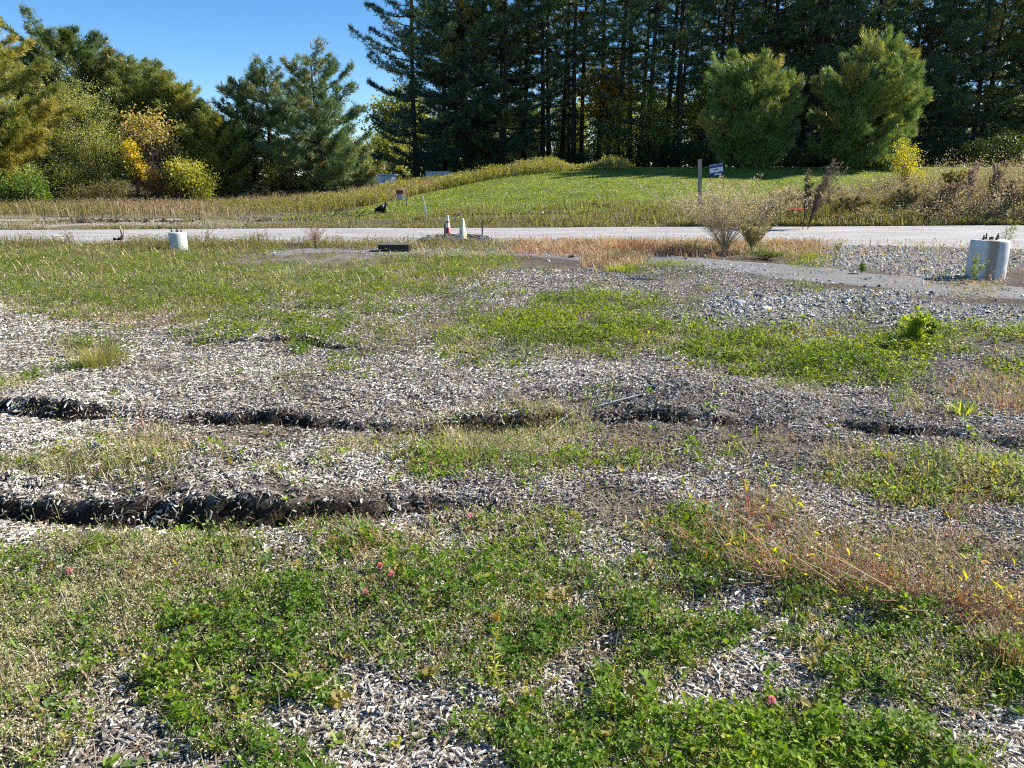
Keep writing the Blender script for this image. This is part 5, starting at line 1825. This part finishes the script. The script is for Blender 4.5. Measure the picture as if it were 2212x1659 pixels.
rod("survey_stake", "short whitish stake on the rough bank, far left", "stake", (249, 482), 470, .035, M_wood, Y=27.5, tip=True)
rod("thin_weed_stalk", "thin dark dead stalk standing in the mown slope", "stalk", (1233, 450), 420, .02, M_st_dark, Y=31.5, square=False)


# double wooden stake with ragged cloth, left roadside
def ragged():
    b = W3(264, 530)
    h = sz(264, 530, 484)
    root = thing("ribboned_stake", "forked greenish wooden stake hung with a dark rag, left roadside", "stake", b)
    V1 = tube1([[.04, 0, 0], [.03, 0, h * .5], [.0, 0, h * .97]], [.022, .022, .018], 6)
    V2 = tube1([[.05, 0, h * .3], [.08, 0, h * .6], [.11, 0, h * .95]], [.014, .012, .01], 6)
    V, F, _ = join([V1, V2])
    mesh_obj("stake", V, F, M_st_tan, root)
    rg = R(731)
    xs = np.linspace(-.20, .02, 9)
    zs = h * .42 + .05 * np.sin(xs * 16) + .12 * (xs + .2)
    P = []
    for k in range(4):
        P.append(np.stack([xs, .03 * np.sin(xs * 20 + k), zs - k * .035 - .02 * k * np.sin(xs * 15)], 1))
    V = np.concatenate(P)
    i = np.arange(3)[:, None] * 9 + np.arange(8)[None]
    F = np.stack([i, i + 1, i + 10, i + 9], -1).reshape(-1, 4)
    V = V + rg.normal(0, .006, V.shape)
    mesh_obj("rag", V, F, M_black, root)


ragged()


# black steel trench plate / drain box before the path
def drain():
    b = on(850, 545)
    w = 64 / FOC * b[1] * 1.02
    root = thing("drain_frame", "low black open drain frame with a thin pale lid beside the asphalt strip", "drain", (float(b[0]), float(b[1]), float(b[2])))
    h = .16
    parts = [box(0, 0, h / 2, w, .025, h), box(0, .5, h / 2, w, .025, h), box(-w / 2 + .012, .25, h / 2 + .001, .024, .475, h), box(w / 2 - .012, .25, h / 2 + .001, .024, .475, h)]
    V, F, _ = join(parts)
    mesh_obj("frame", V, F, M_black, root)
    V, F = box(0, .25, h + .008, w * 1.03, .55, .009)
    mesh_obj("lid", V, F, mat_flat("lid_metal", (.12, .115, .11), (.07, .07, .07), scale=12), root)


drain()


# blue and white sign
def text_mesh(name, txt, size, mat, parent, x, z, y):
    cu = bpy.data.curves.new(name, 'FONT')
    cu.body = txt
    cu.size = size
    cu.align_x = 'CENTER'
    cu.extrude = .0008
    o = bpy.data.objects.new(name, cu)
    COL.objects.link(o)
    dg = bpy.context.evaluated_depsgraph_get()
    me = bpy.data.meshes.new_from_object(o.evaluated_get(dg))
    bpy.data.objects.remove(o)
    me.materials.clear()
    me.materials.append(mat)
    m = bpy.data.objects.new(name, me)
    COL.objects.link(m)
    m.parent = parent
    m.rotation_euler = (radians(90), 0, 0)
    m.location = (x, y, z)
    return m


def sign():
    Y = 31.5
    pc = at(1556, 376, Y)
    gz = hz1(pc[0], Y)
    w, h = .62, .50
    z0 = float(at(1556, 379.5, Y)[2]) - gz
    root = thing("yard_sign", "dark blue and white lettered yard sign on the mown slope, right of the wooden post", "sign", (float(pc[0]), Y, gz))
    root.rotation_euler = (0, radians(-9), radians(14))
    blue = mat_flat("sign_blue", (.02, .04, .16), (.018, .035, .14), rough=.4, scale=5, bump=0)
    pale = mat_flat("sign_white", (.66, .68, .74), (.6, .63, .7), rough=.4, scale=5, bump=0)
    V, F = box(0, 0, z0 + h / 2, w, .008, h)
    mesh_obj("board", V, F, blue, root)
    V, F = box(0, -.0055, z0 + h * .49, w * .97, .003, h * .36)
    mesh_obj("white_panel", V, F, pale, root)
    text_mesh("lettering", "BUILDING LOTS", .088, pale, root, 0, z0 + h * .82, -.006)
    grey = mat_flat("sign_ink", (.06, .12, .25), (.05, .1, .22), scale=5, bump=0)
    # the small lines cannot be read in the picture: plain bars of their size
    V, F = box(.0, -.0085, z0 + h * .52, w * .36, .002, .035)
    mesh_obj("small_print", V, F, grey, root)
    for dz_, ww in ((.2, .26), (.12, .46)):
        V, F = box(.02, -.0058, z0 + h * dz_, w * ww, .002, .026)
        mesh_obj("small_print", V, F, pale, root)
    for sx in (-1, 1):
        V, F = tube1([[sx * (w / 2 - .015), .006, -.15], [sx * (w / 2 - .015), .006, z0 + h * .6]], [.008, .008], 6)
        mesh_obj("leg", V, F, M_steel, root)


sign()


def small_sign():
    Y = 33.0
    pc = at(863, 408, Y)
    gz = hz1(pc[0], Y)
    root = thing("small_red_sign", "small dark red and pale grey sign half hidden in the tall weeds", "sign", (float(pc[0]), Y, gz), -.2)
    z0 = float(at(863, 432, Y)[2]) - gz
    V, F = box(0, 0, z0 + .13, .27, .008, .26)
    mesh_obj("board", V, F, mat_flat("sign_grey", (.38, .38, .42), (.3, .3, .34), scale=5, bump=0), root)
    V, F = box(0, 0, z0 + .13 + .13 + .075, .32, .01, .15)
    mesh_obj("red_header", V, F, mat_flat("sign_red", (.2, .03, .035), (.16, .025, .03), scale=5, bump=0), root)
    V, F = tube1([[-.12, .01, -.1], [-.12, .01, z0 + .2]], [.01, .01], 6)
    mesh_obj("leg", V, F, M_steel, root)
    V, F = tube1([[.12, .01, -.1], [.12, .01, z0 + .2]], [.01, .01], 6)
    mesh_obj("leg", V, F, M_steel, root)


small_sign()


def crumple(name, label, cat, loc, s, seed, mat, n=16, amp=.35, rz=0):
    rg = R(seed)
    th = np.arange(n) / n * 2 * pi
    ph = np.linspace(-.4, pi / 2, 8)
    A, Bq = np.meshgrid(th, ph)
    d = np.stack([np.cos(Bq) * np.cos(A), np.cos(Bq) * np.sin(A), np.sin(Bq)], -1).reshape(-1, 3)
    d = d * (1 + rg.normal(0, amp * .4, (len(d), 1)))
    V = d * np.array(s) * .5
    j = np.arange(n)
    F = np.concatenate([np.stack([i * n + j, i * n + (j + 1) % n, (i + 1) * n + (j + 1) % n, (i + 1) * n + j], 1) for i in range(7)])
    o = mesh_obj(name, V, F, mat, loc=loc)
    o.rotation_euler = (0, 0, rz)
    return tag(o, label, cat)


def P3(px, py, Y):
    x = at(px, py, Y)[0]
    return (float(x), Y, hz1(x, Y))


# black sheeting flap: bent sheet with thickness
def flap():
    b = P3(822, 450, 30.5)
    root = thing("black_sheeting", "crumpled black plastic sheeting flap at the edge of the straw grass", "plastic sheet", b)
    rg = R(741)
    nx_, nz_ = 12, 6
    xs = np.linspace(-.27, .24, nx_)
    V = []
    for k in range(nz_):
        t = k / (nz_ - 1)
        top = np.interp(xs, [-.27, -.2, .05, .2, .24], [.18, .22, .34, .46, .40])
        V.append(np.stack([xs, .1 * np.sin(xs * 14 + k) + .15 * t, .0 + top * t], 1))
    V = np.concatenate(V) + rg.normal(0, .012, (nx_ * nz_, 3))
    i = np.arange(nz_ - 1)[:, None] * nx_ + np.arange(nx_ - 1)[None]
    F = np.stack([i, i + 1, i + nx_ + 1, i + nx_], -1).reshape(-1, 4)
    o = mesh_obj("sheet", V, F, M_black, root)
    sd = o.modifiers.new("solid", 'SOLIDIFY')
    sd.thickness = .012
    P = [[.24, .1, .36], [.34, .05, .3], [.42, 0, .12], [.40, 0, .0]]
    V, F = tube1(P, [.018, .015, .015, .01], 6)
    mesh_obj("bent_strap", V, F, M_st_dark, root)


flap()
crumple("white_bag", "small white plastic bag lying on the dark soil edge below the mown slope", "bag", P3(1171, 466, 28.9), (.24, .2, .22), 742, M_white, amp=.2)
crumple("orange_netting", "crumpled bright orange netting among dark weeds on the bank", "netting", tuple(np.array(P3(1722, 457, 27.75)) + [0, -.05, .42]), (.66, .25, .2), 743, M_orange, amp=.5)
crumple("black_bag_scrap", "scraps of black and white plastic at the foot of the leaning white stake", "plastic scrap", P3(905, 478, 27.6), (.45, .2, .1), 744, M_black, amp=.6)


# dark soil clods on the cut edge below the slope and at the left bank
def clods():
    rg = R(750)
    n = 900
    x = np.concatenate([rg.uniform(-1.5, 5.5, 500), rg.uniform(-18, -7, 400)])
    y = np.concatenate([28.9 + rg.normal(0, .12, 500) + .06 * x[:500], 28.6 + rg.normal(0, .5, 400)])
    TV = np.array([[0, 0, .6], [.5, 0, .1], [.2, .45, .12], [-.35, .4, .1], [-.55, -.05, .12], [-.2, -.5, .1], [.35, -.42, .12], [0, 0, -.3]])
    TF = np.array([[0, i, i % 6 + 1] for i in range(1, 7)])
    s = rg.uniform(.04, .14, n)
    kp = vnoise(x * 1.2, y * 0 + 3, 751) > .42
    x, y, s = x[kp], y[kp], s[kp]
    n = len(x)
    C = np.array([[.06, .045, .035], [.10, .08, .06], [.035, .028, .022]])[rg.randint(0, 3, n)]
    V, F, C = scatter(TV, TF, np.stack([x, y, hz(x, y) + .02], 1), rotm(rg.uniform(0, 6, n), rg.normal(0, .4, n), rg.normal(0, .4, n)), np.stack([s * 1.4, s, s], 1), C)
    tag(mesh_obj("soil_clods", V, F, M_stone, col=C), "dark soil clods along the cut edge beyond the road", "soil", kind="stuff")
    # uprooted brush
    for i, (px, py, Y, w_, lb) in enumerate(((750, 458, 29.5, 1.1, "pile of dark uprooted branches left of the black sheeting"), (180, 478, 27.3, 2.6, "low heap of dark dead brush on the far left bank"),
                                            (560, 470, 28.0, 1.6, "scattered grey dead branches on the bank left of the uprooted pile"))):
        b = P3(px, py, Y)
        root_n = 46
        t = np.linspace(0, 1, 6)
        a = rg.uniform(0, 6.28, root_n)
        L = rg.uniform(.2, .7, root_n)
        x0 = rg.uniform(-.5, .5, root_n) * w_
        y0 = rg.normal(0, .15, root_n)
        P = np.stack([x0[:, None] + np.cos(a)[:, None] * L[:, None] * t, y0[:, None] + np.sin(a)[:, None] * L[:, None] * t * .6, (.03 + rg.uniform(0, .35, root_n))[:, None] * np.sin(t * 2.2)], -1)
        P += rg.normal(0, .012, P.shape)
        V, F = tubes(P, (rg.uniform(.006, .02, root_n))[:, None] * (1.1 - .8 * t), 4)
        o = mesh_obj("brush_pile", V, F, M_st_dark if i < 2 else M_wood, loc=b)
        tag(o, lb, "brush pile")


clods()


# ------------------------------------------------------------------ sheds
def shed(label, px, Y, wl, dp, h):
    """corner of the shed towards the viewer: dark open front on the left, sunlit white wall on the right"""
    b = at(px, 400, Y)
    gz = hz1(b[0], Y)
    root = thing("shed", label, "shed", (float(b[0]), Y, gz), radians(-30))
    V, F = box(-.03, dp / 2, h / 2, .06, dp, h)
    mesh_obj("white_wall", V, F, M_white, root)
    V, F, _ = join([box(-wl / 2 - .03, dp - .03, h / 2 - .05, wl - .08, .06, h - .1), box(-wl - .03, dp / 2, h / 2 - .05, .06, dp - .14, h - .12)])
    mesh_obj("dark_wall", V, F, M_bark, root)
    for k in range(3):
        V, F = box(-wl + .06 + k * (wl - .2) / 2, .04, h / 2 - .06, .07, .07, h - .1)
        mesh_obj("front_post", V, F, M_bark, root)
    V, F = box(-wl / 2 - .03, dp / 2, h + .045, wl + .3, dp + .3, .07)
    mesh_obj("roof", V, F, M_white, root)


b_ = at(803, 378, 48)
shed("white walled shed with a dark open front, left of the pine stand", 803, 48, 1.3, 2.5, float(b_[2]) - hz1(b_[0], 48))


def trailer(label, px, Y, w, zc, h):
    b = at(px, 380, Y)
    gz = hz1(b[0], Y)
    root = thing("parked_trailer", label, "trailer", (float(b[0]), Y, gz), radians(-10))
    V, F = box(0, 0, zc + h / 2, w, 1.6, h)
    o = mesh_obj("body", V, F, M_white, root)
    bv = o.modifiers.new("bev", 'BEVEL')
    bv.width = .06
    V, F = box(.1, -.81, zc + h * .55, w * .22, .02, h * .3)
    mesh_obj("window", V, F, M_black, root)
    for sx in (-.28, .28):
        V, F = tube1([[sx * w, -.85, .3], [sx * w, -.65, .3]], [.3, .3], 16)
        mesh_obj("wheel", V, F, M_black, root)


trailer("white low trailer glimpsed behind the weeds between the first pine trunks", 950, 54.5, 1.7, .3, .72)
